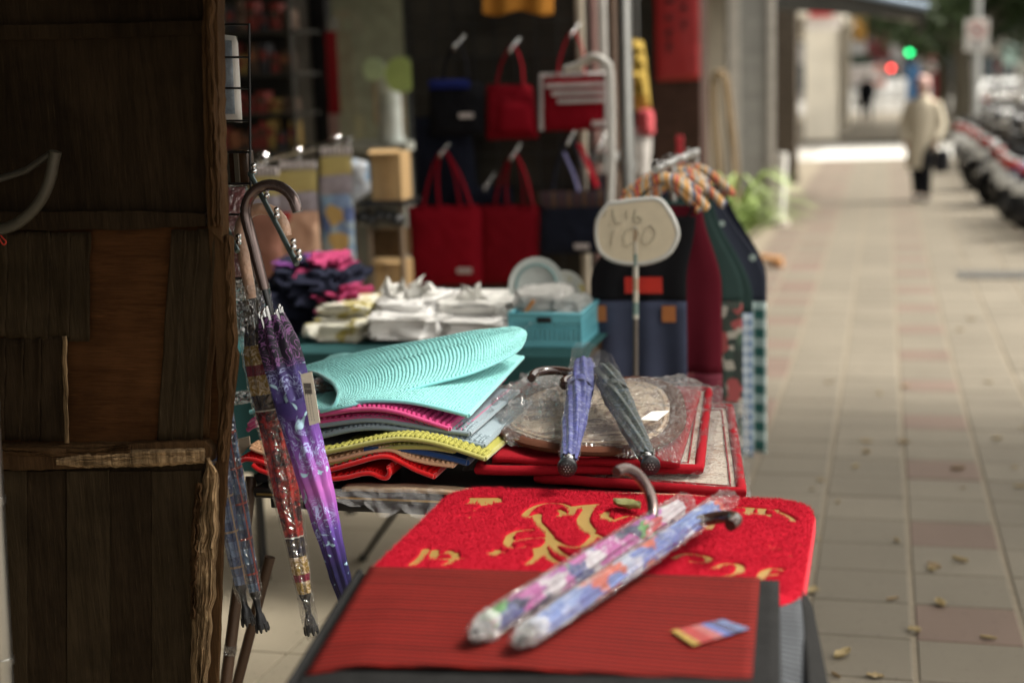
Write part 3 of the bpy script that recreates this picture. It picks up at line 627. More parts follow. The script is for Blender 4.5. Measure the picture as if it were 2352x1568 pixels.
# swing tag on the purple umbrella
tg = thing('swing_tag', 'cream card price tag with barcode tied to the purple umbrella', 'tag', pY(712, 915, UY-.07))
m = MB(); m.prism([pY(*q, UY-.055) for q in ((690, 860), (716, 853), (735, 970), (711, 977))], (0, .0012, 0)); m.build('card', simple('tag_card', (.72, .68, .58), .6, 0, .04), tg)
m = MB(); m.mi = 0
for blk, (ya, yb) in enumerate(((880, 892), (893, 905))):
    x = 0
    for k in range(14):
        w_ = (1, 2, 1, 1, 2, 1, 2)[k % 7]*.5; a0 = 697+blk*2+x*1.0; x += w_+.5
        m.prism([pY(a0, ya, UY-.0556), pY(a0+w_, ya-.2, UY-.0556), pY(a0+w_+1.7, yb-.2, UY-.0556), pY(a0+1.7, yb, UY-.0556)], (0, .0004, 0))
m.build('barcode', simple('tag_ink', (.08, .07, .07), .7), tg)
m = MB()
for k in range(9):
    yy = 905+k*7
    for xo, ln in ((0, 1.2), (6, 1.2), (12, 1.2)):
        a0 = 700+xo+k*1.1; m.prism([pY(a0, yy, UY-.0556), pY(a0+ln, yy, UY-.0556), pY(a0+ln+.8, yy+5, UY-.0556), pY(a0+.8, yy+5, UY-.0556)], (0, .0004, 0))
m.build('fine_print', simple('tag_ink2', (.30, .28, .25), .7), tg)
m = MB(); m.tube(smooth_path([pY(696, 870, UY-.056), pY(692, 860, UY-.05), pY(682, 850, UY-.035)], 5), .0006, 6); m.build('string', WHITEP, tg)
# ================================================================== REAR FOLDING TABLE WITH THE MATS
TZ = .672; TX0, TX1, TY0, TY1 = -1.25, -.30, 2.60, 3.12
rt = thing('folding_table', 'black folding table with gold edge line under the stacked mats', 'table', ((TX0+TX1)/2, (TY0+TY1)/2, zg(2.9)))
TOPB = simple('table_top_black', (.02, .019, .018), .4, 0, .2)
m = MB(); m.bbox(((TX0+TX1)/2, (TY0+TY1)/2, TZ-.011), (TX1-TX0, TY1-TY0, .022), .006); m.build('table_top', TOPB, rt, True)
m = MB(); m.box(((TX0+TX1)/2, TY0-.0015, TZ-.012), (TX1-TX0-.02, .003, .004)); m.build('gold_line', GOLD, rt)
m = MB(); m.bbox(((TX0+TX1)/2, TY0+.03, TZ-.035), (TX1-TX0-.06, .025, .025), .004); m.build('apron_rail', BLACKM, rt, True)
BROWNM = simple('brown_tube', (.075, .042, .024), .4, .1, .2)
def leg(root, a, b, r, mt, name='leg', foot=True):
    m = MB(); m.tube([a, b], r, 12); o = m.build(name, mt, root, True)
    if foot:
        d = (Vector(b)-Vector(a)).normalized(); m = MB(); m.tube([Vector(b)-d*.03, Vector(b)+d*.004], r*1.35, 12); m.build('foot', RUBBER, o, True)
    return o
q0, q1 = pY(578, 1095, 2.64), pY(519, 1566, 2.55); d_ = q1-q0
lg = leg(rt, q0, q0+d_*((zg(2.6)+.004-q0.z)/d_.z), .0125, BROWNM)
t0 = q0+d_*.82; m = MB(); m.tube([t0, t0+d_*.045], .0142, 12); m.build('tape', CRINKLE, lg, True)
leg(rt, q0+Vector((.02, .02, -.18)), Vector((q0.x-.14, 2.58, zg(2.6)+.004)), .0115, BROWNM)
ft = pG(846, 1274); leg(rt, (-.98, 2.95, TZ-.03), (ft.x, ft.y-.05, zg(ft.y)+.006), .011, BLACKM)
leg(rt, (-.36, 2.72, TZ-.03), (-.30, 3.2, zg(3.2)+.004), .011, BLACKM); leg(rt, (-.36, 3.2, TZ-.03), (-.28, 2.72, zg(2.7)+.004), .011, BLACKM)
m = MB(); m.tube([(-1.12, 2.9, .35), (-.34, 2.95, .35)], .009, 10); m.build('stretcher', BLACKM, rt, True)
# torn plastic sheet hanging under the front edge
ps = thing('plastic_sheet', 'torn strip of clear plastic sheeting hanging from the table edge', 'plastic sheet', pY(900, 1120, TY0))
def psf(u, v):
    x = 750+270*u; ln = (30+60*abs(nz(u*3.1, 4))+45*u*u)*v; p = pY(x, 1122+ln, TY0-.012-.03*v*(1+.6*nz(u*9, v*2)))
    return p+Vector((.008*nz(u*20, v*6), .010*nz(u*14, v*4, 3), 0))
m = MB(); m.grid(psf, 40, 12); m.build('sheet', film('sheeting', .0, .10, 8, .05, .4, .03), ps, True)
# beige cloth pad between the top and the mats
cp = thing('beige_pad', 'thin beige felt pad lying along the front of the folding table', 'pad', ((TX0+TX1)/2, 2.9, TZ))
m = MB(); m.grid(lambda u, v: Vector((TX0+.20+(TX1-TX0-.22)*u, TY0-.006+.035*v, TZ+.006+.003*nz(u*12, v*4)+.004*math.sin(u*9))), 60, 4); m.build('felt', cloth('beige_felt', (.40, .30, .20), .2, 600), cp, True, solid=.009)
# ------------------------------------------------------------------ chenille mats
def c5(p): return (574.2+p[0]*.29297, 717.8+p[1]*.29297)
def chen(name, c):
    t = NT(name); f = t.noise(260, 3, .7); cc = t.mix(f, vary(c, .72), vary(c, 1.15)); t.bump(f, .5, .002); return t.fin(cc, .92, 0, .1, .0)
CH = {k: chen(k+'_chenille', v) for k, v in dict(aqua=(.30, .66, .65), pink=(.66, .075, .25), greyblue=(.29, .36, .40), olive=(.36, .345, .085), navy=(.018, .06, .20), peach=(.68, .40, .235), red=(.60, .008, .010)).items()}
HM = {k: cloth(k+'_hem', v, .1, 900, .4) for k, v in dict(aqua=(.23, .60, .61), pink=(.50, .06, .19), greyblue=(.20, .26, .295), olive=(.33, .315, .085), navy=(.016, .05, .16), peach=(.60, .34, .20), red=(.58, .008, .010)).items()}
def bobbles(fn, us, vs, r, root, mt, jit=.12, name='bobbles', flat=1.0):
    m = MB(); e = .004; hemi = []
    seg, rings = 7, 3
    for j in range(rings):
        t_ = (math.pi/2)*j/rings
        for k in range(seg): hemi.append((math.cos(t_)*math.cos(6.283*k/seg), math.cos(t_)*math.sin(6.283*k/seg), math.sin(t_)))
    hemi.append((0, 0, 1)); fs = [(j*seg+k, j*seg+(k+1) % seg, (j+1)*seg+(k+1) % seg, (j+1)*seg+k) for j in range(rings-1) for k in range(seg)]+[((rings-1)*seg+k, (rings-1)*seg+(k+1) % seg, rings*seg) for k in range(seg)]
    for v in vs:
        for u in us:
            p = fn(u, v); du = fn(min(1, u+e), v)-fn(max(0, u-e), v); dv = fn(u, min(1, v+e))-fn(u, max(0, v-e)); n = du.cross(dv)
            if n.length < 1e-12: continue
            n.normalize()
            if n.z < 0 and abs(n.z) > .2 or (abs(n.z) <= .2 and n.y > 0): n = -n
            a = n.orthogonal().normalized(); b = n.cross(a); s = r*(1+random.uniform(-jit, jit)); p = p+a*random.uniform(-jit, jit)*r+b*random.uniform(-jit, jit)*r
            m.add([p+(a*h[0]+b*h[1])*s+n*h[2]*s*(1.0/flat) for h in hemi], fs)
    o = m.build(name, mt, root, True, kind='stuff'); return o
def sheet(curve, Yf, depth, root, key, bob=None, sag=0., hem=.0050, back_rise=0.0, th=.006, cvt=True, wave=.0, right=True):
    pts = smooth_path([pY(*(c5(p) if cvt else p), Yf) for p in curve], 10); n = len(pts)-1
    def fn(u, v):
        x = u*n; i = min(int(x), n-1); p = pts[i].lerp(pts[i+1], x-i)
        return p+Vector((0, depth*v, back_rise*v+wave*nz(u*4, v*5, Yf)*v - sag*max(0, u-.6)**2*v))
    m = MB(); m.grid(fn, 56, 20); sh = m.build('sheet', CH[key], root, True, solid=th)
    m = MB(); m.tube([fn(k/60, 0) for k in range(61)], hem, 8)
    if right: m.tube([fn(1, k/20) for k in range(21)], hem, 8)
    m.build('hem', HM[key], root, True)
    if bob:
        pitch, r, vmax = bob; L = sum((pts[i+1]-pts[i]).length for i in range(n)); nu = int(L/pitch); nv = max(1, int(depth*vmax/pitch))
        up = lambda u, v: fn(u, v)+Vector((0, 0, th*.5))
        bobbles(up, [(i+.5)/nu for i in range(nu)], [(j+.9)*pitch/depth for j in range(nv)], r, root, CH[key])
    return fn
def chmat(key, lab, P): return thing('chenille_mat', lab, 'mat', P, 'stacked chenille mats')
B0 = (-.98, 2.85, TZ)
# from the bottom up
r_ = chmat('red', 'bright red chenille mat at the bottom of the stack with rippled front', B0)
sheet([(-110, 1190), (-40, 1150), (60, 1160), (140, 1190), (300, 1235), (570, 1240), (800, 1185), (980, 1135), (1090, 1130), (1190, 1175), (1300, 1232), (1440, 1285)], 2.605, .40, r_, 'red', (.0105, .0052, .18))
sheet([(20, 1190), (90, 1240), (300, 1290), (590, 1305), (760, 1290), (880, 1262), (960, 1262), (1030, 1292), (1075, 1290), (1095, 1250), (1085, 1215)], 2.600, .38, r_, 'red', (.0105, .0048, .06))
o_ = chmat('peach', 'peach chenille mat between the red and navy mats', B0)
sheet([(0, 1060), (100, 1100), (400, 1160), (620, 1165), (850, 1110), (1010, 1082), (1120, 1082), (1230, 1135), (1400, 1180), (1590, 1205)], 2.612, .40, o_, 'peach', (.0100, .0048, .12), hem=.0034)
o_ = chmat('navy', 'navy blue mat peeking out under the olive mat', B0)
sheet([(900, 1075), (1150, 1066), (1300, 1085), (1500, 1125), (1700, 1175)], 2.622, .40, o_, 'navy', None, hem=.0065)
o_ = chmat('olive', 'folded olive green chenille mat in the middle of the stack', B0)
sheet([(300, 1210), (560, 1195), (780, 1140), (980, 1085), (1180, 1056), (1400, 1058), (1600, 1085)], 2.618, .40, o_, 'olive', (.0108, .0052, .10))
sheet([(300, 1130), (520, 1110), (790, 1056), (1000, 1012), (1190, 990), (1400, 1012), (1600, 1066), (1840, 1146)], 2.612, .42, o_, 'olive', (.0112, .0062, .13), back_rise=-.014)
o_ = chmat('grey', 'folded slate grey chenille mat under the pink one', B0)
sheet([(200, 1000), (500, 980), (800, 918), (1050, 905), (1400, 950), (1600, 992), (1830, 1045)], 2.668, .40, o_, 'greyblue', (.0108, .0052, .16))
sheet([(200, 910), (500, 893), (800, 852), (1000, 845), (1200, 872), (1450, 915), (1720, 950)], 2.672, .40, o_, 'greyblue', (.0108, .0052, .2))
o_ = chmat('pink', 'folded hot pink chenille mat under the aqua one', B0)
sheet([(-20, 920), (60, 880), (300, 875), (550, 858), (800, 835), (1000, 832), (1200, 855), (1400, 905), (1650, 942)], 2.676, .40, o_, 'pink', (.0110, .0054, .16))
sheet([(-10, 880), (100, 830), (300, 815), (550, 800), (780, 765), (980, 757), (1150, 780), (1330, 835), (1560, 912)], 2.668, .44, o_, 'pink', (.0112, .0058, .95), back_rise=.012)
# aqua mat on top: flat lower leaf, and the upper leaf thrown over an umbrella
aq = chmat('aqua', 'aqua chenille mat folded over an umbrella on top of the stack', B0)
fnL = sheet([(0, 780), (120, 760), (300, 770), (540, 758), (700, 716), (880, 694), (1080, 690), (1280, 706), (1500, 752), (1710, 806)], 2.682, .46, aq, 'aqua', None, hem=.0048, back_rise=.03)
nb = 62; bobbles(lambda u, v: fnL(u, v)+Vector((0, 0, .002)), [.28+.72*(i+.5)/nb for i in range(nb)], [(j+.9)*.0082/.46 for j in range(48)], .0042, aq, CH['aqua'])
def q3(pts, n=10): return smooth_path([pY(a, b, Y) for a, b, Y in pts], n)
front = q3([(737, 944, 2.665), (800, 936, 2.672), (880, 914, 2.71), (980, 882, 2.78), (1080, 846, 2.86), (1150, 814, 2.95), (1190, 788, 3.01), (1207, 767, 3.05)])
backc = q3([(688, 848, 3.02), (760, 828, 3.05), (850, 806, 3.08), (960, 786, 3.10), (1060, 767, 3.10), (1130, 758, 3.08), (1180, 757, 3.06), (1207, 767, 3.05)])
rim = q3([(737, 944, 2.665), (765, 934, 2.662), (778, 910, 2.68), (770, 886, 2.73), (748, 868, 2.80), (718, 855, 2.9), (688, 848, 3.02)])
def at(c, t):
    x = t*(len(c)-1); i = min(int(x), len(c)-2); return c[i].lerp(c[i+1], x-i)
_lc = sorted((fnL(k/60, 0).x, fnL(k/60, 0).z) for k in range(61))
def zlow(x, y): return lerp_curve(_lc, x)+.03*max(0, y-2.682)/.46
def fnT(u, v):
    p = fnT0(u, v); w2 = math.exp(-(v/.16)**2)*min(1, u*5)*max(0, 1-((u-.0)**8))*.3; return Vector((p.x, p.y, p.z*(1-w2)+(zlow(p.x, p.y)+.004)*w2))
def fnT0(u, v):
    fr, bk, rm = at(front, u), at(backc, u), at(rim, v); c0, c1 = at(front, 0), at(backc, 0)
    ruled = fr.lerp(bk, v); corr = rm-c0.lerp(c1, v); hump = math.sin(math.pi*v)**.8*(.008*(1-u)**1.2*u*3.0+.004*u*(1-u))
    fold = .012*math.sin(math.pi*u)*math.exp(-((v-.72)/.07)**2)
    return ruled+corr*(1-u)**1.6+Vector((0, 0, hump-fold+.004*nz(u*5, v*5)))
m = MB(); m.grid(fnT, 60, 40); m.build('upper_leaf', CH['aqua'], aq, True, solid=.005)
m = MB(); m.tube([fnT(0, k/40) for k in range(41)], .0050, 8); m.tube([fnT(k/60, 0) for k in range(61)], .0040, 8); m.tube([fnT(k/60, 1) for k in range(61)], .0045, 8); m.build('hem', HM['aqua'], aq, True)
bobbles(lambda u, v: fnT(u, v)+Vector((0, 0, .002)), [(i+.6)/74 for i in range(73)], [(j+.6)/46 for j in range(45)], .0040, aq, CH['aqua'], flat=1.0)
umbrella('dark multicoloured umbrella in clear sleeve tucked inside the aqua mat', pY(520, 918, 2.70), pY(1010, 845, 2.95), None, 'dusk', H_DARK, (0, 1, 0), 'plain', .026, (.05, .5), .03, .009, sleeve=(.0, .52), ribs=False, sleeve_mat=CRINKLE)
# dark folded goods at the left end of the table
fg = thing('folded_cloth', 'dark folded cloth with pale bordered patch at the left end of the table', 'cloth', (-1.17, 2.72, TZ))
for k in range(3):
    m = MB(); m.grid(lambda u, v, k=k: Vector((-1.25+.17*u, 2.62+.02*k+.3*v, TZ+.012+k*.030+.012*nz(u*3, v*4, k)+.01*math.sin(u*3.1)*math.sin(v*3.1))), 16, 16); m.build('fold', cloth('charcoal_cloth', (.03, .03, .034)), fg, True, solid=.02)
m = MB(); m.prism([pY(*q, 2.63) for q in ((530, 1012), (572, 1002), (574, 1022), (556, 1042), (530, 1050))], (0, .004, 0)); m.build('patch', cloth('stone_patch', (.36, .31, .23)), fg)
# ------------------------------------------------------------------ mats in clear bags
def c6(p): return (1033.6+p[0]*.31737, 803.9+p[1]*.31737)
PILE_R = chen('crimson_pile', (.27, .007, .014)); PILE_B = chen('brown_pile', (.10, .038, .022))
def floral(name, bgc, c1, c2, sc=22, thr=.5):
    t = NT(name); n1 = t.n('TexNoise', Vector=t.co(), Scale=float(sc), Detail=5.0, Roughness=.7, Distortion=2.2).outputs['Fac']; n2 = t.noise(sc*.45, 3, .6, dist=1.2); n3 = t.noise(300, 3, .7)
    c = t.mix(t.ramp(n1, [(thr, 0.0), (thr+.05, 1.0)]), bgc, c1); c = t.mix(t.ramp(n2, [(.56, 0.0), (.60, 1.0)]), c, c2); c = t.mix(t.math('MULTIPLY', n3, .5), c, vary(bgc, .55)); t.bump(n3, .6, .003)
    return t.fin(c, .9, 0, .2, .3)
FLOR_W = floral('white_floral_weave', (.62, .54, .44), (.12, .05, .035), (.40, .28, .2), 34, .56); FLOR_B = floral('cream_brown_weave', (.70, .56, .40), (.17, .065, .03), (.13, .05, .025), 11, .50)
def bag(root, corners, z0, z1, mt=PLASTIC, name='clear_bag', amp=.010):
    q = [pZ(*c, z0) for c in corners]                # FL, FR, BR, BL
    def g(s):
        def fn(u, v):
            p = q[0].lerp(q[1], u).lerp(q[3].lerp(q[2], u), v); e = (max(0, 1-(2*u-1)**8)*max(0, 1-(2*v-1)**8))**.4
            wr = nz(p.x*18, p.y*12, s)*.6+.5*nz(p.x*45, p.y*30, s+3)
            h = (z1-z0)*e+amp*wr*(1.0 if e > .3 else 1.5) if s > 0 else amp*.25*wr
            h += random.uniform(-.0028, .0028); return Vector((p.x+random.uniform(-.002, .002), p.y+random.uniform(-.002, .002), z0+max(h, 0 if s > 0 else -.004)))
        return fn
    m = MB(); m.grid(g(1), 70, 60); return m.build(name, mt, root, False)
def rectmat(lab, corners, z, mt_c, skew=0, border=.022):
    q = [pZ(*c, z) for c in corners]; ctr = sum(q, Vector())/4
    o = thing('bagged_mat', lab, 'mat', ctr, 'mats in clear bags')
    m = MB(); m.grid(lambda u, v: q[0].lerp(q[1], u).lerp(q[3].lerp(q[2], u), v)+Vector((0, 0, .003*nz(u*5, v*5, z*90))), 24, 24); m.build('woven_centre', mt_c, o, True, solid=.008)
    m = MB(); ring = []
    for a, b in zip(q, q[1:]+q[:1]):
        for k in range(24): p = a.lerp(b, k/24); ring.append(p+Vector((0, 0, .003+.003*nz(p.x*14, p.y*14))))
    m.tube(ring, .0105, 9, closed=True); m.build('border', PILE_R, o, True)
    i_ = [ctr+(p-ctr)*.9 for p in q]; m = MB(); ring = []
    for a, b in zip(i_, i_[1:]+i_[:1]):
        for k in range(20): ring.append(a.lerp(b, k/20)+Vector((0, 0, .0055)))
    m.tube(ring, .0022, 6, closed=True); m.build('inner_line', PILE_R, o, True)
    return o
o = rectmat('red bordered floral mat in a clear bag, lowest of the bagged mats', ((1236, 1100), (1704, 1136), (1676, 940), (1300, 930)), TZ+.016, FLOR_W)
bag(o, [(1190, 1092), (1725, 1142), (1716, 930), (1280, 920)], TZ+.012, TZ+.034, amp=.012)
o = rectmat('red bordered mat in a clear bag second from the bottom', ((1100, 1082), (1606, 1080), (1628, 900), (1190, 890)), TZ+.036, FLOR_W)
bag(o, [(1062, 1080), (1628, 1090), (1662, 892), (1170, 880)], TZ+.030, TZ+.052, amp=.010)
q = [pZ(*c, TZ+.056) for c in ((1130, 1056), (1560, 1068), (1610, 902), (1200, 885))]; o = thing('bagged_mat', 'plain crimson pile mat directly under the oval brown mat', 'mat', sum(q, Vector())/4, 'mats in clear bags')
m = MB(); m.grid(lambda u, v: q[0].lerp(q[1], u).lerp(q[3].lerp(q[2], u), v)+Vector((0, 0, .003*nz(u*6, v*6))), 30, 30); m.build('pile', PILE_R, o, True, solid=.012)
# oval mat
ov = [pZ(*c6(p), TZ+.078) for p in ((285, 530), (320, 600), (520, 690), (780, 745), (1100, 762), (1400, 735), (1600, 650), (1690, 545), (1690, 400), (1640, 290), (1520, 225), (1400, 205), (1180, 215), (850, 240), (640, 275), (470, 350), (340, 450))]
oc = sum(ov, Vector())/len(ov); om = thing('oval_mat', 'oval brown pile mat with cream flowers in a clear bag', 'mat', oc)
ovs = smooth_path(ov+[ov[0]], 5)[:-1]; n_ = len(ovs)
def ovf(u, v):
    x = u*n_; i = int(x) % n_; p = ovs[i].lerp(ovs[(i+1) % n_], x-int(x)); return oc+(p-oc)*(.0001+v)+Vector((0, 0, .004*nz(p.x*6*v, p.y*6*v)))
m = MB(); m.grid(lambda u, v: ovf(u, v*.86), 100, 16, True); m.build('woven_centre', FLOR_B, om, True, solid=.008)
m = MB(); m.tube([ovf(k/100, .93)+Vector((0, 0, .001)) for k in range(100)], .019, 10, closed=True, squash=.5); m.build('border', PILE_B, om, True)
m = MB(); m.tube([ovf(k/100, .80)+Vector((0, 0, .005)) for k in range(100)], .0045, 8, closed=True, squash=.5); m.build('inner_ring', cloth('cream_cord', (.55, .42, .30)), om, True)
bag(om, [c6(p) for p in ((400, 690), (1690, 820), (1832, 232), (160, 325))], TZ+.072, TZ+.104, CRINKLE, amp=.015)
m = MB(); m.prism([pZ(*c6(p), TZ+.112) for p in ((1370, 505), (1500, 512), (1590, 440), (1460, 445))], (0, 0, .0008)); m.build('paper_label', WHITEP, om)
# crumpled empty bag corner behind
cb = thing('crumpled_bag', 'crumpled glossy clear bag at the back beside the aqua mat', 'plastic bag', pZ(1235, 880, TZ+.09))
ctr = pZ(1240, 905, TZ+.105)
m = MB(); m.grid(lambda u, v: ctr+Vector(((u-.5)*.16+.02*nz(u*7, v*7, 1), (v-.5)*.45+.02*nz(u*7, v*7, 5), .035*math.sin(u*3.14)*math.sin(min(1, max(0, v))*3.14)**2+.030*nz(u*9, v*16, 9)+random.uniform(-.003, .003))), 36, 50); m.build('film', CRINKLE, cb, False)
# two umbrellas on top of them, studs towards the street
def on(a, b, z): return pZ(a, b, z)
pf2 = [(0, .52), (.08, .62), (.4, .82), (.8, 1.0), (.93, .95), (1, .8)]
umbrella('blue and silver umbrella in clear film lying on the bagged mats', on(1302, 1077, TZ+.102), on(1336, 872, TZ+.155), None, 'blue', H_DARK, (-1, 0, .1), 'stud', .030, (.05, .66), .055, .0095, sleeve=(.04, .76), ribs=False, twist=2.2, prof=pf2, sleeve_mat=TIGHT, sl_r=1.12)
umbrella('dark green umbrella in clear film lying on the bagged mats', on(1496, 1072, TZ+.104), on(1404, 884, TZ+.15), None, 'green', H_DARK, (-1, 0, .1), 'stud', .031, (.05, .62), .052, .0095, sleeve=(.04, .70), ribs=False, twist=2.6, prof=pf2, sleeve_mat=TIGHT, sl_r=1.10)
# ================================================================== FRONT TABLE: WELCOME MAT, RIBBED MATS
FZ = .722
ftb = thing('low_table', 'small black display table under the red welcome mat', 'table', (-.45, 2.05, zg(2.05)))
m = MB(); m.bbox((-.45, 2.06, FZ-.055), (.64, .86, .03), .005); m.build('table_top', BLACKM, ftb, True)
for x in (-.72, -.18):
    for y in (1.72, 2.42): leg(ftb, (x, y, FZ-.07), (x, y, zg(y)+.003), .014, BLACKM)
wm = thing('welcome_mat', 'thick bright red pile doormat with gold lettering and scrolls', 'mat', (-.445, 2.27, FZ-.02))
def c7(p): return (861.3+p[0]*.43944, 1062.3+p[1]*.43944)
ST = [[(500, 178), (660, 178)], [(520, 180), (505, 200)], [(560, 180), (555, 200)], [(600, 180), (598, 200)], [(640, 180), (642, 200)], [(470, 208), (690, 208)],
      [(1015, 268), (1030, 240), (980, 210), (900, 205), (830, 225), (785, 262), (800, 278), (850, 262)], [(850, 262), (850, 300), (890, 345), (918, 385), (890, 425), (845, 440)], [(960, 240), (985, 255), (960, 275)],
      [(1165, 210), (1090, 216), (1040, 222)], [(1150, 214), (1100, 242), (1072, 300), (1105, 348), (1150, 368)], [(1130, 230), (1100, 290), (1140, 350)],
      [(815, 342), (745, 350), (700, 378), (725, 402), (800, 388), (905, 384)], [(842, 440), (850, 478), (795, 525)], [(880, 440), (900, 480), (960, 520)], [(1180, 262), (1240, 292)], [(1210, 250), (1190, 290)], [(1240, 300), (1330, 270), (1400, 300), (1390, 350)],
      [(1460, 240), (1510, 285), (1545, 290), (1560, 262), (1620, 248), (1700, 262)], [(1480, 230), (1540, 240)], [(1900, 225), (2000, 232), (2095, 240)], [(1925, 250), (2080, 266)], [(1960, 232), (1950, 262)], [(2020, 235), (2020, 262)], [(2110, 252), (2160, 275), (2190, 300)],
      [(265, 445), (235, 490), (190, 528)], [(312, 450), (300, 505)], [(290, 470), (420, 466)], [(385, 455), (425, 490), (365, 525)], [(340, 495), (460, 492)], [(600, 462), (670, 460)], [(640, 450), (620, 475)],
      [(1565, 490), (1620, 468), (1695, 476), (1745, 492), (1720, 512), (1650, 508)], [(1765, 545), (1835, 520), (1905, 530), (1890, 570), (1780, 592)], [(2010, 605), (2035, 560), (2080, 545), (2125, 552)], [(2040, 580), (2100, 575)], [(1030, 238), (1075, 228), (1150, 213)], [(918, 386), (985, 425), (1080, 430), (1150, 372)], [(905, 388), (950, 450), (1040, 500), (1100, 505)], [(1150, 370), (1230, 395), (1320, 380), (1390, 350)], [(1545, 292), (1600, 330), (1660, 335), (1700, 300), (1660, 280)], [(1700, 264), (1760, 300), (1740, 340)], [(700, 380), (690, 420), (730, 440), (790, 430)]]
SEG = []
for s_ in ST:
    pp = [pZ(*c7(p), FZ) for p in s_]; pp = smooth_path(pp, 5) if len(pp) > 2 else pp
    SEG += [((a.x, a.y), (b.x, b.y)) for a, b in zip(pp, pp[1:])]
def segd(x, y):
    best = 1
    for (ax, ay), (bx, by) in SEG:
        if abs(x-ax) > .05 or abs(y-ay) > .05: continue
        dx, dy = bx-ax, by-ay; L = dx*dx+dy*dy; t_ = max(0, min(1, ((x-ax)*dx+(y-ay)*dy)/L)) if L else 0
        d = math.hypot(x-ax-dx*t_, y-ay-dy*t_)
        if d < best: best = d
    return best
WX0, WX1, WY0, WY1, WR = -.790, -.108, 1.98, 2.515, .075
def rr_inside(x, y):      # signed distance inside a rounded rectangle
    cx, cy = (WX0+WX1)/2, (WY0+WY1)/2; qx = abs(x-cx)-(WX1-WX0)/2+WR; qy = abs(y-cy)-(WY1-WY0)/2+WR
    return -(math.hypot(max(qx, 0), max(qy, 0))+min(max(qx, qy), 0)-WR)
dots = [(-.70+random.gauss(0, .028), 2.36+random.gauss(0, .035)) for _ in range(46)]+[(-.165+random.gauss(0, .022), 2.27+random.gauss(0, .05)) for _ in range(46)]
NXg, NYg = 300, 228
hg = [[0]*(NXg+1) for _ in range(NYg+1)]; keep = [[False]*(NXg+1) for _ in range(NYg+1)]
for j in range(NYg+1):
    for i in range(NXg+1):
        x = WX0+(WX1-WX0)*i/NXg; y = WY0+(WY1-WY0)*j/NYg; d = rr_inside(x, y); keep[j][i] = d > -.0035
        e = max(0, min(1, d/.022)); edge = math.sqrt(max(0, 1-(1-e)**2)); s = segd(x, y) if y > 2.03 else 1
        gro = 0 if s > .0100 else (1 if s < .0034 else (1-(s-.0034)/.0066)**2*(3-2*(1-(s-.0034)/.0066)))
        dm = max([0]+[math.exp(-((x-a)**2+(y-b)**2)/.00003) for a, b in dots if abs(x-a) < .02 and abs(y-b) < .02])
        hg[j][i] = -.020*(1-edge)+.0016*nz(x*22, y*22)+.0012*nz(x*60, y*60)+.0008*nz(x*160, y*160)-.0085*gro-.004*dm
def surf_z(x, y):
    i = max(0, min(NXg-1, int((x-WX0)/(WX1-WX0)*NXg))); j = max(0, min(NYg-1, int((y-WY0)/(WY1-WY0)*NYg))); return FZ+hg[j][i]
m = MB(); idx = {}
for j in range(NYg+1):
    for i in range(NXg+1):
        if keep[j][i]: idx[(i, j)] = len(m.v); m.v.append((WX0+(WX1-WX0)*i/NXg, WY0+(WY1-WY0)*j/NYg, FZ+hg[j][i]))
for j in range(NYg):
    for i in range(NXg):
        k = [(i, j), (i+1, j), (i+1, j+1), (i, j+1)]
        if all(q in idx for q in k): m.f.append(tuple(idx[q] for q in k)); m.m.append(0)
PILE_RED = chen('scarlet_pile', (.31, .004, .015)); wp = m.build('pile', PILE_RED, wm, True)
def rrpoly(off, z, n=10):
    out = []
    for cx, cy, a0 in ((WX1-WR, WY1-WR, 0), (WX0+WR, WY1-WR, 90), (WX0+WR, WY0+WR, 180), (WX1-WR, WY0+WR, 270)):
        for k in range(n+1): a = R_(a0+90*k/n); out.append(Vector((cx+(WR+off)*math.cos(a), cy+(WR+off)*math.sin(a), z)))
    return out
m = MB(); m.prism(rrpoly(-.014, FZ-.0041), (0, 0, -.012)); m.build('gold_base', simple('gold_backing', (.23, .145, .035), .45, 0, .15), wm)
m = MB(); m.prism(rrpoly(.002, FZ-.018), (0, 0, -.022)); m.build('side_band', cloth('rose_edge', (.46, .045, .06)), wm)
m = MB()                                             # loose pile fibres
for _ in range(90000):
    x, y = random.uniform(WX0, WX1), random.uniform(2.02, WY1)
    if rr_inside(x, y) < .001: continue
    s = surf_z(x, y)
    if s < FZ-.0022 and rr_inside(x, y) > .02: continue
    a, b = random.uniform(0, 6.28), random.uniform(.2, 1.2); h = random.uniform(.003, .007); w2 = .00045
    tx, ty = x+math.cos(a)*h*b, y+math.sin(a)*h*b; px_, py_ = -math.sin(a)*w2, math.cos(a)*w2; n = len(m.v)
    m.v += [(x-px_, y-py_, s-.0005), (x+px_, y+py_, s-.0005), (tx, ty, s+h*.8)]; m.f.append((n, n+1, n+2)); m.m.append(0)
me = bpy.data.meshes.new('pile_fibres'); off = root_loc(wm); me.from_pydata([tuple(Vector(v)-off) for v in m.v], [], m.f); me.materials.append(chen('scarlet_fibre', (.42, .009, .026))); o = bpy.data.objects.new('pile_fibres', me); col.objects.link(o); o.parent = wm; o['kind'] = 'stuff'
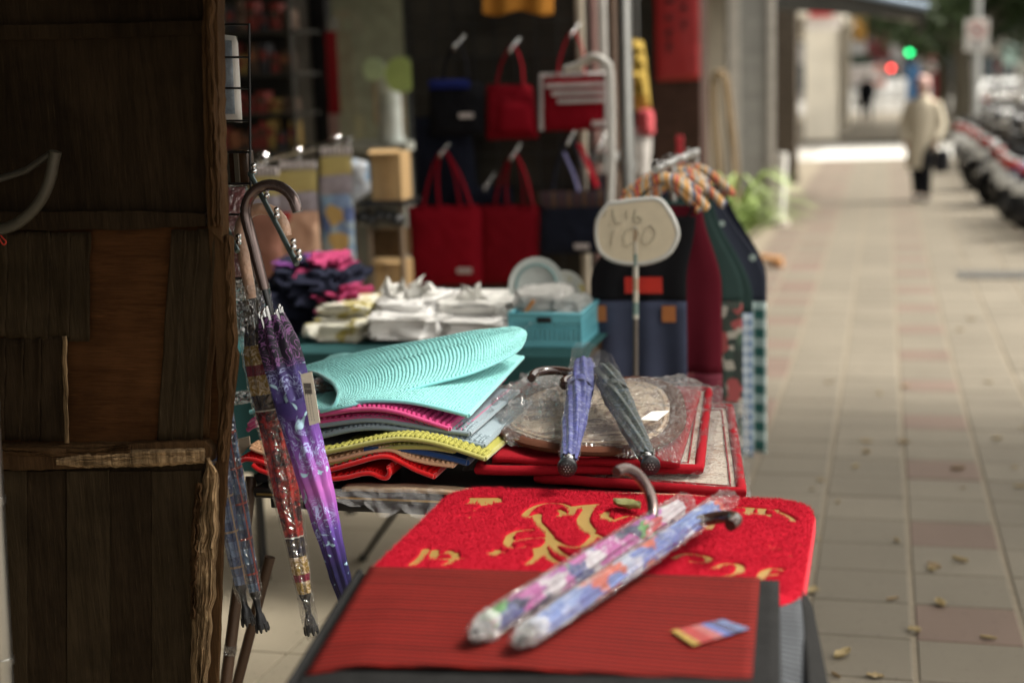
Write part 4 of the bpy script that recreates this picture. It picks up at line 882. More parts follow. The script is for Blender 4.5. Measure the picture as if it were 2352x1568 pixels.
# dry leaf on the welcome mat
def leaf_mesh(mb, c, L, ang, curl=.25, tilt=0., wid=.32, seed=0, lobe=0.0):
    ca, sa = math.cos(ang), math.sin(ang)
    def fn(u, v):
        t_ = v; w_ = wid*L*math.sin(math.pi*min(1, t_*.97+.02))**.8*(1+.25*nz(v*9+seed, u*2)+lobe*math.sin(v*15+seed)); x = (u-.5)*w_; y = (t_-.5)*L
        z = curl*L*((u-.5)**2*1.6+.35*(t_-.5)**2)+.05*L*nz(u*4, v*5, seed)+tilt*y
        return Vector((c[0]+x*ca-y*sa, c[1]+x*sa+y*ca, c[2]+.002+z))
    mb.grid(fn, 6, 10)
LEAFY = NT('dry_leaf_yellow'); oi = LEAFY.n('ObjectInfo'); LEAFM = LEAFY.fin(LEAFY.mix(oi.outputs['Random'], (.30, .23, .11), (.18, .12, .055)), .7)
LEAFG = simple('dull_green_leaf', (.17, .17, .06), .6, 0, .3, 60)
p = pZ(1440, 1168, FZ+.004); m = MB(); leaf_mesh(m, (p.x, p.y, p.z), .055, 1.2, .5, 0, .62, 3); o = m.build('fallen_leaf', LEAFG, None, True, solid=.0006); tag(o, 'curled dull green leaf lying on the red welcome mat', 'leaf', 'fallen leaves')
# ribbed mats in front
def ribbed(name, a, b, freq, rough=.8):
    t = NT(name); y = t.xyz()[1]; wv = t.math('SINE', t.math('MULTIPLY', y, freq)); f = t.ramp(t.math('ADD', t.math('MULTIPLY', wv, .5), .5), [(.2, 0.0), (.8, 1.0)]); n1 = t.noise(240, 3, .7); n2 = t.noise(10, 3)
    st = t.noise(1.0, 3, .6, vec=t.co((2, 260, 1))); c = t.mix(f, a, b); c = t.mix(t.ramp(st, [(.35, 0.0), (.65, .55)]), c, a); c = t.mix(t.math('MULTIPLY', n1, .5), c, vary(a, .6)); c = t.mix(t.math('MULTIPLY', n2, .35), c, vary(a, .8)); t.bump(t.math('ADD', f, t.math('MULTIPLY', n1, .4)), .7, .002); return t.fin(c, rough, 0, .08)
RIBR = ribbed('red_ribbed_pile', (.040, .005, .004), (.30, .019, .014), 480); RIBG = ribbed('grey_ribbed_rubber', (.03, .033, .037), (.15, .16, .175), 420)
def slab_mat(root, corners, z, th, mt, name, droop=None, nu=40, nv=30):
    q = [pZ(*c, z) for c in corners]
    def fn(u, v):
        p = q[0].lerp(q[1], u).lerp(q[3].lerp(q[2], u), v); dz = droop(u, v) if droop else 0; return p+Vector((0, 0, dz))
    m = MB(); m.grid(fn, nu, nv); return m.build(name, mt, root, True, solid=th), fn
gm = thing('ribbed_mat', 'grey ribbed rubber mat sticking out beneath the red ribbed mat', 'mat', (-.4, 1.85, FZ-.01))
slab_mat(gm, ((1150, 1600), (1862, 1640), (1838, 1352), (1150, 1320)), FZ-.014, .006, RIBG, 'ribbed_field', lambda u, v: -.03*max(0, u-.86)*7*(1-v)**2)
slab_mat(gm, ((1862, 1640), (1935, 1660), (1862, 1356), (1838, 1352)), FZ-.016, .007, RUBBER, 'rubber_border', lambda u, v: -.05*u*(1-.5*v))
rm_ = thing('ribbed_mat', 'dark red ribbed doormat with black rubber border on the low table', 'mat', (-.46, 1.86, FZ+.004))
dr = lambda u, v: -.012*max(0, .12-u)*8*(1-v)+.004*math.sin(u*5)*(1-v)
slab_mat(rm_, ((700, 1531), (1727, 1552), (1746, 1328), (850, 1303)), FZ+.009, .004, RIBR, 'ribbed_field', dr)
bo = [(655, 1572), (1795, 1605), (1790, 1336), (826, 1309)]
slab_mat(rm_, bo, FZ+.003, .005, RUBBER, 'rubber_border', lambda u, v: -.010*max(0, .1-u)*10-.008*max(0, .12-v)*8)
m = MB(); q = [pZ(*c, FZ+.002) for c in bo]
m.tube([q[0].lerp(q[1], k/20)+Vector((0, 0, -.008)) for k in range(21)], .0075, 8, squash=.8); m.tube([q[0].lerp(q[3], k/20)+Vector((0, 0, -.004-.006*(1-k/20))) for k in range(21)], .006, 8); m.build('rolled_edge', RUBBER, rm_, True)
# printed card on the ribbed mat
cdp = thing('printed_card', 'small glossy card with yellow, red and blue print on the ribbed mat', 'card', pZ(1630, 1450, FZ+.012))
qs = [pZ(*c, FZ+.0135) for c in ((1541, 1447), (1592, 1481), (1722, 1442), (1660, 1421))]
for u0, u1, c in ((0, .13, (.22, .14, .02)), (.13, .38, (.22, .015, .015)), (.38, .55, (.22, .06, .06)), (.55, .7, (.06, .08, .22)), (.7, .86, (.03, .035, .09)), (.86, 1, (.07, .10, .20))):
    m = MB(); m.prism([qs[0].lerp(qs[3], u0), qs[1].lerp(qs[2], u0), qs[1].lerp(qs[2], u1), qs[0].lerp(qs[3], u1)], (0, 0, -.0008)); m.build('print_panel', simple('card_%d' % int(u0*100), c, .25, 0, .25, 90), cdp)
# two floral umbrellas in clear sleeves across both mats
pf3 = [(0, .85), (.1, .95), (.5, 1.0), (.9, .95), (1, .8)]
umbrella('violet and green floral umbrella in a clear sleeve across the red mats', pZ(1098, 1448, FZ+.036), pZ(1484, 1212, FZ+.048), None, 'violet_floral', H_METAL, (-.45, .05, .9), 'none', .0172, (.014, .575), .050, .0085, sleeve=(-.012, .60), ribs=False, prof=pf3, sleeve_mat=CRINKLE, sl_r=1.26)
umbrella('blue and coral floral umbrella in a clear sleeve with dark handle', pZ(1202, 1462, FZ+.036), pZ(1576, 1210, FZ+.050), None, 'blue_floral', H_DARK, (1, .12, .22), 'none', .0185, (.014, .585), .042, .0095, sleeve=(-.012, .63), ribs=False, prof=pf3, sleeve_mat=CRINKLE, sl_r=1.26)
# ================================================================== TEAL TABLE WITH TOWELS
TE = 4.0; zt = .70
tt = thing('cloth_covered_table', 'table under a dark teal cloth holding wrapped towels', 'table', (-1.45, 4.5, zg(4.4)))
TEALC = cloth('dark_teal_cloth', (.030, .085, .088), .2)
def drape(u, v):                                     # around the front: u along X, v from back edge over the front down
    x = -2.02+1.2*u
    if v < .45: return Vector((x, 5.0-(v/.45)*1.0, zt+.004*nz(u*6, v*9)))
    t_ = (v-.45)/.55; return Vector((x+.01*nz(u*9, t_*3), TE-.012-.03*t_*(.5+.5*math.sin(u*38+nz(u*5)*3)), zt-.004-.40*t_))
m = MB(); m.grid(drape, 70, 34); m.build('tablecloth', TEALC, tt, True, solid=.004)
m = MB(); m.box((-1.42, 4.5, zt-.03), (1.16, .94, .03)); m.build('board', W_MID, tt)
for x in (-1.95, -.9):
    for y in (4.1, 4.9): leg(tt, (x, y, zt-.04), (x, y, zg(y)+.003), .016, BLACKM)
def lump(mb, c, sz, seed=0, amp=.25, n=18, e=.46):
    c = Vector(c)
    def fn(u, v):
        a, b = u*2*math.pi, (v-.5)*math.pi; d = Vector((math.cos(b)*math.cos(a), math.cos(b)*math.sin(a), math.sin(b)))
        q = Vector([math.copysign(abs(k)**e, k) for k in d]); k = 1+amp*nz(d.x*2+seed, d.y*2, d.z*2)+amp*.5*nz(d.x*5+seed, d.y*5, d.z*5)
        return c+Vector((q.x*sz[0]/2*k, q.y*sz[1]/2*k, q.z*sz[2]/2*k))
    mb.grid(fn, n*2, n, True); return mb
def plump(x0, y0, x1, y1, Y, d, seed, amp=.25, ex=.46):
    a, b, c, e = rect(x0, y0, x1, y1, Y); m = MB(); lump(m, ((a+b)/2, Y+d/2, (c+e)/2), (b-a, d, e-c), seed, amp, 18, ex); return m, ((a+b)/2, Y+d/2, c)
def printed(name, base, mark, sc=8, thr=.6):
    t = NT(name); return t.fin(t.mix(t.ramp(t.noise(sc, 3), [(thr, 0.0), (thr+.04, 1.0)]), base, mark), .45)
SOFTFILM = film('soft_film', .02, .05, 20, .5, .2, .2)
TOW_W = printed('white_towel', (.82, .81, .79), (.25, .27, .42), 9, .66); TOW_Y = printed('white_yellow_towel', (.78, .76, .64), (.50, .42, .10), 14, .54)
for x0, y0, x1, y1, Y, d, mt, lab in ((700, 735, 840, 786, 4.05, .3, TOW_Y, 'stack of white and yellow printed towels in film on the teal cloth'), (708, 700, 842, 742, 4.1, .28, TOW_Y, 'yellow flowered towel on top of the towel stack'),
        (835, 728, 1012, 784, 4.04, .32, TOW_W, 'white wrapped towel with blue mark at the table front'), (850, 690, 1000, 735, 4.12, .3, TOW_W, 'crumpled white bag on the blue marked towel'),
        (985, 738, 1172, 786, 4.05, .3, TOW_W, 'flat white wrapped towel next to the turquoise basket'), (1000, 695, 1170, 744, 4.14, .3, WHITEP, 'soft white parcel between the crumpled bag and the plates')):
    m, b = plump(x0, y0, x1, y1, Y, d, x0*.13, .34); o = thing('towel_pack', lab, 'towel', b, 'wrapped towels on the teal table'); m.build('towel', mt, o, True)
    m2 = MB(); m2.v = [tuple(Vector(b)+(Vector(v)-Vector(b))*1.03+Vector((0, -.004, .008*nz(v[0]*30, v[2]*30)))) for v in m.v]; m2.f = m.f; m2.m = m.m; m2.build('film', SOFTFILM, o, True)
# bag corners (knots)
for k, (x, y) in enumerate(((905, 690), (965, 688), (1075, 697))):
    c = pY(x, y, 4.2); m = MB(); m.grid(lambda u, v: c+Vector(((u-.5)*.16*(1-.6*v)+.05*nz(u*4, v*3, k*3.3)*v, .05*nz(u*5, v*3, k+2), -.03+(.085+.05*nz(u*4, k*2.1))*v)), 8, 8); o = m.build('bag_knot', WHITEP, None, True, solid=.001); tag(o, 'twisted white plastic bag corner sticking up among the towels', 'plastic bag', 'bag corners')
# turquoise basket and plates
a, b, c, e = rect(1170, 722, 1334, 790, 4.03); bk = thing('plastic_basket', 'turquoise perforated plastic basket on the teal table', 'basket', ((a+b)/2, 4.15, zt)); TURQ = simple('turquoise_plastic', (.13, .42, .50), .4, 0, .08)
H_ = e-zt
def bwall(p0, p1, nm):
    p0, p1 = Vector(p0), Vector(p1); d = p1-p0; L = d.length; n = max(4, int(L/.014)); m = MB(); rot = Matrix.Rotation(math.atan2(d.y, d.x), 3, 'Z'); mid = (p0+p1)/2
    for z_, h in ((zt+.012, .022), (zt+H_-.012, .024)): m.box(mid+Vector((0, 0, z_-p0.z)), (L, .004, h), rot)
    for k in range(4): m.box(mid+Vector((0, 0, zt+.03+k*(H_-.055)/4+.004-p0.z)), (L, .0035, .004), rot)
    for k in range(n+1): m.box(p0+d*(k/n)+Vector((0, 0, zt+H_/2-p0.z)), (.006, .0032, H_-.01), rot)
    return m.build(nm, TURQ, bk, kind='stuff')
bwall((a, 4.03, zt), (b, 4.03, zt), 'front_lattice'); bwall((a, 4.3, zt), (b, 4.3, zt), 'back_lattice'); bwall((a, 4.03, zt), (a, 4.3, zt), 'side_lattice'); bwall((b, 4.03, zt), (b, 4.3, zt), 'side_lattice')
m = MB(); m.tube([(a, 4.03, zt+H_), (b, 4.03, zt+H_), (b, 4.3, zt+H_), (a, 4.3, zt+H_)], .006, 8, closed=True); m.build('rim', TURQ, bk, True)
m = MB(); m.bbox(((a+b)/2, 4.026, zt+H_-.016), (.045, .006, .016), .004); m.build('hand_slot', BLACKP, bk, True)
m = MB(); m.box(((a+b)/2, 4.165, zt+.006), (b-a, .27, .004)); m.build('floor', TURQ, bk)
PLATE = simple('frosted_plastic', (.52, .55, .53), .3, 0, .1)
def disc(nm, lab, cat, px, py, rpx, Y, mt, tilt, grp=None, ring=None):
    c = pY(px, py, Y); r = rpx*Y*1.03/PF; o = thing(nm, lab, cat, c, grp); rot = Matrix.Rotation(R_(tilt), 3, 'X')
    m = MB(); m.lathe([(r*.2, -.012), (r*.6, -.012), (r*.95, 0), (r, .004), (r*.93, .004), (r*.6, -.006), (r*.2, -.006)], c, 28, rot); m.build('dish', mt, o, True)
    if ring: m = MB(); m.tube([c+rot @ Vector((r*.72*math.cos(k*.2094), r*.72*math.sin(k*.2094), .004)) for k in range(30)], .004, 6, closed=True); m.build('ring', ring, o, True)
    return o
disc('plate', 'frosted round plastic lid standing behind the turquoise basket', 'plate', 1232, 655, 66, 4.32, PLATE, 75, None, simple('teal_ring', (.16, .28, .28), .5))
disc('plate', 'yellow flowered plate in film leaning behind the frosted lid', 'plate', 1295, 668, 48, 4.45, printed('flower_plate', (.55, .55, .5), (.5, .4, .08), 22, .55), 68)
for x0, y0, x1, y1, Y, lab in ((1175, 668, 1300, 726, 4.1, 'white wrapped dish towel with orange ribbon lying in the turquoise basket'), (1262, 690, 1336, 726, 4.08, 'glossy clear wrapped bundle at the basket rim')):
    m, b_ = plump(x0, y0, x1, y1, Y, .18, x0*.3, .2); o = thing('wrapped_bundle', lab, 'bundle', b_); m.build('body', WHITEP if x0 < 1200 else PLATE, o, True); 
    m2 = MB(); m2.v = [tuple(Vector(b_)+(Vector(v)-Vector(b_))*1.05) for v in m.v]; m2.f = m.f; m2.m = m.m; m2.build('film', CRINKLE, o, True)
    if x0 < 1200: m = MB(); m.tube([pY(1206, 718, Y-.01), pY(1226, 690, Y-.005)], .006, 6); m.build('ribbon', simple('orange_ribbon', (.55, .22, .05), .5), o)
# heap of navy and pink clothes
hp_ = thing('clothes_heap', 'heap of crumpled navy and pink clothes at the end of the teal table', 'clothes', pY(690, 750, 4.3))
NAVYC = cloth('navy_cloth', (.018, .020, .036), .3); PINKC = cloth('hot_pink_cloth', (.34, .045, .12), .25); PURC = cloth('purple_cloth', (.16, .05, .20), .2)
for k, (x0, y0, x1, y1, Y, mt) in enumerate(((600, 660, 760, 756, 4.2, NAVYC), (610, 615, 740, 690, 4.26, NAVYC), (650, 640, 780, 720, 4.18, NAVYC), (700, 690, 790, 745, 4.2, NAVYC), (688, 598, 770, 662, 4.3, PINKC), (720, 668, 795, 710, 4.16, PINKC), (625, 604, 690, 640, 4.34, PURC), (735, 630, 788, 662, 4.24, NAVYC))):
    m, b_ = plump(x0, y0, x1, y1, Y, .22, k*5.1, .9, .7); m.build('garment', mt, hp_, True)
# ================================================================== APRONS ON A RAIL
ar = thing('garment_rail', 'steel garment rail carrying the aprons beside the pavement', 'rail', (-.62, 4.8, zg(4.8)))
AX, AZ = -.66, 1.205
m = MB(); m.tube([(AX, 4.26, AZ), (AX, 5.25, AZ)], .0125, 12); m.build('rail', STEEL, ar, True)
for y in (4.62, 5.22):
    m = MB(); m.tube([(AX, y, AZ-.002), (AX, y, zg(y)+.03)], .0125, 12); m.build('upright', STEEL, ar, True)
    m = MB(); m.tube([(AX-.2, y, zg(y)+.025), (AX+.16, y, zg(y)+.025)], .0125, 10); m.build('foot', STEEL, ar, True)
def multi(name, cols, sc, rough=.8):
    t = NT(name); v = t.n('TexVoronoi', Vector=t.co(), Scale=float(sc)); sp = t.n('SeparateColor'); t.t.links.new(v.outputs['Color'], sp.inputs[0]); n = len(cols); return t.fin(t.ramp(sp.outputs[0], [(i/n, q) for i, q in enumerate(cols)], 'CONSTANT'), rough)
def check(name, a, b, f, rough=.8):
    t = NT(name); X = t.xyz(); u = t.math('LESS_THAN', t.math('FRACT', t.math('MULTIPLY', X[0], f)), .5); w_ = t.math('LESS_THAN', t.math('FRACT', t.math('MULTIPLY', X[2], f)), .5); c = t.mix(t.math('MULTIPLY', t.math('ADD', u, w_), .5), a, b); return t.fin(c, rough)
def dots(name, a, b, sc):
    t = NT(name); return t.fin(t.mix(t.ramp(t.vor(sc), [(.16, 1.0), (.2, 0.0)]), a, b), .8)
DEN = cloth('navy_denim', (.050, .058, .095), .25, 700); BLKC = cloth('black_cloth', (.012, .012, .014)); MAR = cloth('maroon_cloth', (.115, .012, .022)); MARS = dots('maroon_spotted', (.16, .015, .035), (.42, .16, .12), 55)
FLO = multi('dark_floral_cloth', [(.02, .03, .025), (.03, .05, .04), (.35, .33, .28), (.02, .03, .025), (.06, .1, .07), (.3, .06, .06), (.03, .04, .03)], 34); PLB = check('blue_white_check', (.14, .22, .36), (.55, .62, .68), 28); DKG = cloth('bottle_green_cloth', (.035, .062, .058)); TCH = check('teal_white_check', (.02, .10, .09), (.58, .70, .68), 15); NVD = dots('navy_dotted', (.022, .028, .05), (.4, .5, .46), 16)
HANG = stripes('striped_padding', [(.62, .30, .07), (.66, .56, .46), (.05, .10, .20), (.62, .25, .06), (.50, .06, .10), (.66, .38, .10), (.30, .36, .42), (.64, .42, .2)], 17, 0, .7, .06); METH = simple('hook_wire', (.6, .6, .6), .25, 1)
def apron(lab, Y, xl, xr, ztop, zw, zb, m_bib, m_skirt, hw=.135, cx=None, zs=None, seed=0, split=.45):
    cx = AX if cx is None else cx; o = thing('apron', lab, 'apron', (cx, Y, AZ), 'aprons on the rail')
    def fn(u, v):
        z = ztop+(zb-ztop)*v; tw = (ztop-z)/(ztop-zw); k = lerp_curve([(0, 0), (1, 1)], min(1, tw)); a = (cx-.115)+(xl-cx+.115)*k; b = (cx+.115)+(xr-cx-.115)*k
        x = a+(b-a)*u; return Vector((x, Y+.012*math.sin(u*17+seed)*min(1, v*1.6)+.012*nz(u*3, v*3, seed)-.02*v, z))
    m = MB(); m.grid(lambda u, v: fn(u, v*split), 30, 16); bb = m.build('bib', m_bib, o, True, solid=.003)
    m = MB(); m.grid(lambda u, v: fn(u, split+v*(1-split))+Vector((0, -.004, 0)), 30, 20); sk = m.build('skirt', m_skirt, o, True, solid=.003)
    for s in (-1, 1): m = MB(); m.tube([(cx+s*.09, Y, ztop), (cx+s*.12, Y, AZ-.10)], .010, 6, squash=.4); m.build('strap', m_bib, o)
    zz = AZ-.040; cx += .035*math.sin(seed*2.7); zz += .012*math.sin(seed*1.9); m = MB(); m.tube(smooth_path([(cx-hw, Y-.01, zz-.095), (cx-hw*.8, Y, zz-.065), (cx-hw*.3, Y, zz-.01), (cx, Y, zz), (cx+hw*.3, Y, zz-.01), (cx+hw*.8, Y, zz-.065), (cx+hw, Y-.01, zz-.095)], 4), [.011]+[.0145]*23+[.011], 10); h = m.build('hanger', HANG, o, True)
    m = MB(); m.tube(smooth_path([(cx, Y, zz), (cx, Y, zz+.025), (cx+.016, Y, zz+.045), (cx, Y, AZ+.016), (cx-.016, Y, AZ+.005), (cx-.018, Y, AZ-.012)], 4), .0024, 6); m.build('hook', METH, h, True)
    return o, fn
ap, fn = apron('dark navy denim apron with orange tabs and a red label, front of the rail', 4.30, -.875, -.575, 1.06, .86, .20, BLKC, DEN, seed=1, split=.30)
for u in (.10, .82): 
    m = MB(); q = fn(u, .345); m.box(q+Vector((0, -.014, 0)), (.042, .003, .05)); m.build('leather_tab', simple('tan_leather', (.34, .115, .03), .6), ap)
m = MB(); q = fn(.57, .24); m.box(q+Vector((0, -.022, 0)), (.115, .004, .05)); m.build('red_label', simple('red_label', (.50, .020, .010), .5), ap)
for u in (.22, .62): m = MB(); pillow_c = fn(u, .72); m.bbox(pillow_c+Vector((.02, -.018, 0)), (.10, .006, .16), .003); m.build('pocket', DEN, ap, True)
apron('maroon apron with spotted hem next behind the denim one', 4.45, -.87, -.485, 1.08, .82, .22, MAR, MARS, seed=2, split=.62)
apron('dark floral apron hanging between the maroon and green ones', 4.60, -.86, -.435, 1.08, .78, .22, DKG, FLO, seed=3, split=.38)
apron('apron with blue and white checked skirt and green bib', 4.74, -.86, -.415, 1.08, .74, .20, DKG, PLB, seed=4, split=.44)
apron('bottle green apron with teal checked skirt at the street end of the rail', 4.95, -.88, -.385, 1.09, .76, .16, NVD, TCH, seed=5, split=.42)
apron('plain navy apron at the back of the rail', 5.15, -.88, -.40, 1.09, .75, .17, NAVYC, NAVYC, seed=6, split=.42)
for k in range(2):
    y = 4.40+k*.30; o = thing('padded_hanger', 'empty striped padded hanger bunched on the apron rail', 'hanger', (AX, y, AZ), 'empty padded hangers'); zz = AZ-.032+.012*math.sin(k*3); a_ = .7*math.sin(k*2)
    m = MB(); m.tube([(AX-.12*math.cos(a_), y-.12*math.sin(a_), zz-.05), (AX-.06, y, zz-.014), (AX, y, zz), (AX+.06, y, zz-.014), (AX+.12*math.cos(a_), y+.12*math.sin(a_), zz-.05)], [.012, .0165, .017, .0165, .012], 10); m.build('padding', HANG, o, True)
    m = MB(); m.tube(smooth_path([(AX, y, zz), (AX, y, zz+.02), (AX+.018, y, zz+.04), (AX, y, AZ+.017), (AX-.017, y, AZ)], 4), .0024, 6); m.build('hook', METH, o, True)
# ================================================================== PRICE SIGN
SY = 4.08
sg = thing('price_sign', 'cream octagonal price sign reading 100 on a thin striped stick', 'sign', (pY(1462, 860, SY).x, SY, zg(SY)))
OC0 = [(1398, 470), (1500, 458), (1530, 478), (1552, 520), (1553, 550), (1530, 585), (1480, 603), (1420, 600), (1384, 580), (1372, 548), (1374, 505)]
OC = [(q.x, q.y) for q in smooth_path([Vector((x, y, 0)) for x, y in OC0+OC0[:1]], 3)][:-1]
m = MB(); m.prism([pY(*q, SY) for q in OC], (0, .012, 0)); bd_ = m.build('board', simple('cream_card', (.66, .58, .43), .6, 0, .06, 20), sg)
cx_, cy_ = 1462, 530
m = MB(); m.tube([pY(cx_+(x-cx_)*1.01, cy_+(y-cy_)*1.01, SY+.006) for x, y in OC], .008, 8, closed=True); m.build('rim', simple('clear_edge', (.55, .55, .52), .25), sg, True)
INK = simple('marker_ink', (.22, .22, .17), .6); INK2 = simple('faded_ink', (.42, .39, .31), .6)
def stroke(pts, w, mt, nm):
    m = MB(); pp = smooth_path([pY(*p, SY-.0012) for p in pts], 6) if len(pts) > 2 else [pY(*p, SY-.0012) for p in pts]; m.tube(pp, w, 6, squash=.3); m.build(nm, mt, bd_)
def s2(p): return (2350*.5742+p[0]*.12817, 750*.5742+p[1]*.12817)
for pts in ([(360, 420), (320, 470), (300, 530)], [(450, 390), (470, 520), (500, 620), (570, 650), (610, 610)], [(390, 690), (400, 660)], [(700, 410), (710, 560)], [(860, 390), (845, 480), (830, 600), (880, 645), (950, 620), (960, 550), (900, 520), (850, 560)]):
    stroke([s2(p) for p in pts], .0024, INK, 'letter_stroke')
for pts in ([(480, 760), (450, 880), (430, 1040)], [(900, 740), (780, 730), (680, 820), (660, 950), (720, 1040), (850, 960), (920, 840), (900, 740)], [(1130, 670), (1030, 780), (990, 920), (1030, 1010), (1130, 980), (1220, 860), (1200, 740), (1130, 670)]):
    stroke([s2(p) for p in pts], .0036, INK2, 'number_stroke')
s0_, s1_ = pY(1460, 600, SY+.006), pY(1460, 862, SY+.006); d_ = s1_-s0_
m = MB(); m.tube([s0_-d_*.3, s0_+d_*.5], .0085, 10); m.build('wrapped_stick', stripes('sign_stick', [(.5, .48, .42), (.16, .24, .22), (.5, .46, .38), (.42, .3, .2)], 7, 2, .5), sg, True)
bz = s0_+d_*((zg(SY)-s0_.z)/d_.z); m = MB(); m.tube([s0_+d_*.5, bz], .0075, 10); m.build('lower_stick', simple('dark_stick', (.12, .10, .085), .5), sg, True)
m = MB(); m.lathe([(.11, 0), (.11, .015), (.03, .03), (.012, .05)], bz, 20); m.build('base', BLACKP, sg, True)
# ================================================================== HANGING TOTE BAGS ON A GRID
BY = 6.35
pw_ = thing('display_partition', 'dark tiled partition behind the hanging tote bags', 'partition', (-1.78, BY+.2, zg(BY)))
m = MB(); xa, xb = pY(950, 300, BY+.2).x, pY(1352, 300, BY+.2).x; m.box(((xa+xb)/2, BY+.25, 1.4), (xb-xa, .08, 3.2)); m.build('wall', DARKT, pw_)
gw = thing('bag_grid', 'black wire grid on the partition holding the tote bags', 'rack', (-1.78, BY+.15, .5))
for k in range(9): m = MB(); x = xa+.03+(xb-xa-.06)*k/8; m.tube([(x, BY+.16, .35), (x, BY+.16, 2.2)], .003, 6); m.build('wire', BLACKM, gw)
for k in range(13): m = MB(); z = .4+k*.15; m.tube([(xa, BY+.155, z), (xb, BY+.155, z)], .003, 6); m.build('wire', BLACKM, gw)
REDB = cloth('red_canvas', (.20, .005, .012), .2); REDD = cloth('deep_red_canvas', (.145, .004, .009), .2); NVB = cloth('navy_canvas', (.012, .014, .024), .2); BLB = cloth('black_canvas', (.008, .008, .010), .2); BLU = cloth('royal_blue_trim', (.012, .018, .10)); SIL = simple('silver_piping', (.42, .38, .37), .5); ORB = stripes('navy_striped_band', [(.012, .016, .03), (.06, .015, .015), (.012, .016, .03), (.10, .04, .012)], 14, 0, .8)
def tote(lab, q, mt, hands, hook, Y=BY, th=.07, tagp=None):
    p0 = [pY(*c, Y) for c in q]; o = thing('tote_bag', lab, 'bag', (p0[2]+p0[3])/2, 'tote bags on the grid')
    m = MB(); pillow(m, q, Y, th, 16, 16, .012); m.build('body', mt, o, True)
    for hx0, hx1 in hands:
        m = MB(); top = pY(*hook, Y+.02); a_, b_ = pY(hx0, q[0][1]+6, Y-.01), pY(hx1, q[0][1]+6, Y-.01)
        m.tube(smooth_path([a_, a_.lerp(top, .55)+Vector((-.02, 0, 0)), top, b_.lerp(top, .55)+Vector((.02, 0, 0)), b_], 6), .020, 8, squash=.22); m.build('handle', mt, o, True)
    if tagp: m = MB(); pbox(m, tagp[0]-17, tagp[1]-6, tagp[0]+17, tagp[1]+6, Y-th*.5-.012, .006, .002); m.build('brand_patch', simple('pale_patch', (.42, .37, .36), .5), o)
    m = MB(); hk_ = pY(*hook, Y+.02)
    m.tube([hk_+Vector((0, .13, .03)), hk_+Vector((0, -.06, -.03))], .004, 6); h = m.build('display_arm', CHROME, o, True)
    for k in range(5): m = MB(); m.ball(hk_+Vector((.006, .10-.04*k, .034-.012*k)), .0085, 8, 6); m.build('stud', CHROME, h, True)
    return o
b_ = tote('black bag with royal blue top trim, first of the upper row', [(986, 190), (1112, 188), (1112, 310), (988, 314)], BLB, [(1015, 1075)], (1050, 100), tagp=(1070, 266))
m = MB(); pillow(m, [(984, 184), (1080, 182), (1080, 204), (986, 206)], BY-.04, .02, 8, 4); m.build('trim', BLU, b_, True)
b_ = tote('red tote bag with front pocket in the middle of the upper row', [(1118, 196), (1222, 194), (1238, 318), (1116, 322)], REDD, [(1140, 1202)], (1178, 106), tagp=(1186, 284))
m = MB(); pillow(m, [(1150, 238), (1218, 236), (1226, 300), (1146, 302)], BY-.045, .02, 8, 8); m.build('pocket', REDB, b_, True)
b_ = tote('red shopping bag with three silver stripes at the end of the upper row', [(1246, 176), (1388, 172), (1390, 298), (1244, 302)], REDB, [(1280, 1345)], (1316, 72), tagp=(1376, 284))
for k, y in enumerate((196, 214, 232)): m = MB(); pbox(m, 1252+k*14, y-5, 1386, y+5, BY-.056, .008, .002); m.build('stripe', SIL, b_)
m = MB(); m.tube([pY(*c, BY-.01) for c in ((1243, 300), (1243, 174), (1392, 170), (1393, 298))], .012, 8); m.build('piping', SIL, b_, True)
tote('big plain red tote bag, first of the lower row', [(936, 474), (1106, 470), (1108, 652), (944, 656)], REDB, [(972, 1058), (1010, 1085)], (1018, 345), BY-.02, tagp=(1066, 622))
tote('plain red tote bag in the middle of the lower row', [(1104, 472), (1240, 470), (1236, 650), (1104, 652)], REDD, [(1136, 1202), (1165, 1225)], (1180, 352), BY)
b_ = tote('navy tote bag with striped top band at the end of the lower row', [(1238, 446), (1402, 440), (1400, 580), (1240, 586)], NVB, [(1268, 1345)], (1308, 318), BY-.02, tagp=(1336, 566))
m = MB(); pillow(m, [(1238, 440), (1402, 436), (1402, 474), (1238, 478)], BY-.055, .02, 12, 4); m.build('band', ORB, b_, True)
m = MB(); m.tube(smooth_path([pY(1330, 330, BY-.03), pY(1352, 380, BY-.05), pY(1372, 430, BY-.055)], 6), .02, 8, squash=.25); m.build('loose_strap', REDB, b_, True)
m = MB(); m.tube(smooth_path([pY(1296, 350, BY-.03), pY(1318, 400, BY-.05), pY(1330, 440, BY-.055)], 6), .012, 8, squash=.25); m.build('lilac_strap', cloth('lilac_cloth', (.20, .19, .34)), b_, True)
tote('dark navy bag half hidden behind the first red tote', [(950, 270), (1080, 268), (1100, 480), (960, 480)], NVB, [], (1010, 260), BY+.09, .05)
tote('dark navy bag between the two red totes of the lower row', [(1060, 430), (1180, 428), (1180, 560), (1060, 560)], NVB, [], (1120, 420), BY+.09, .04)
tote('maroon checked bag behind the navy tote', [(1350, 400), (1412, 398), (1412, 500), (1350, 500)], ORB, [(1360, 1400)], (1378, 330), BY+.10, .04)
oy = thing('orange_banner', 'orange cloth banner hanging high over the tote bags', 'banner', pY(1190, 30, BY))
m = MB(); m.grid(lambda u, v: pY(1108+164*u, -60+(92+6*math.sin(u*9))*v, BY+.02*math.sin(u*14)), 24, 8); m.build('cloth', cloth('orange_cloth', (.40, .17, .03)), oy, True, solid=.003)
m = MB(); m.tube([pY(1095, -58, BY), pY(1285, -58, BY)], .01, 8); m.build('rod', STEEL, oy)
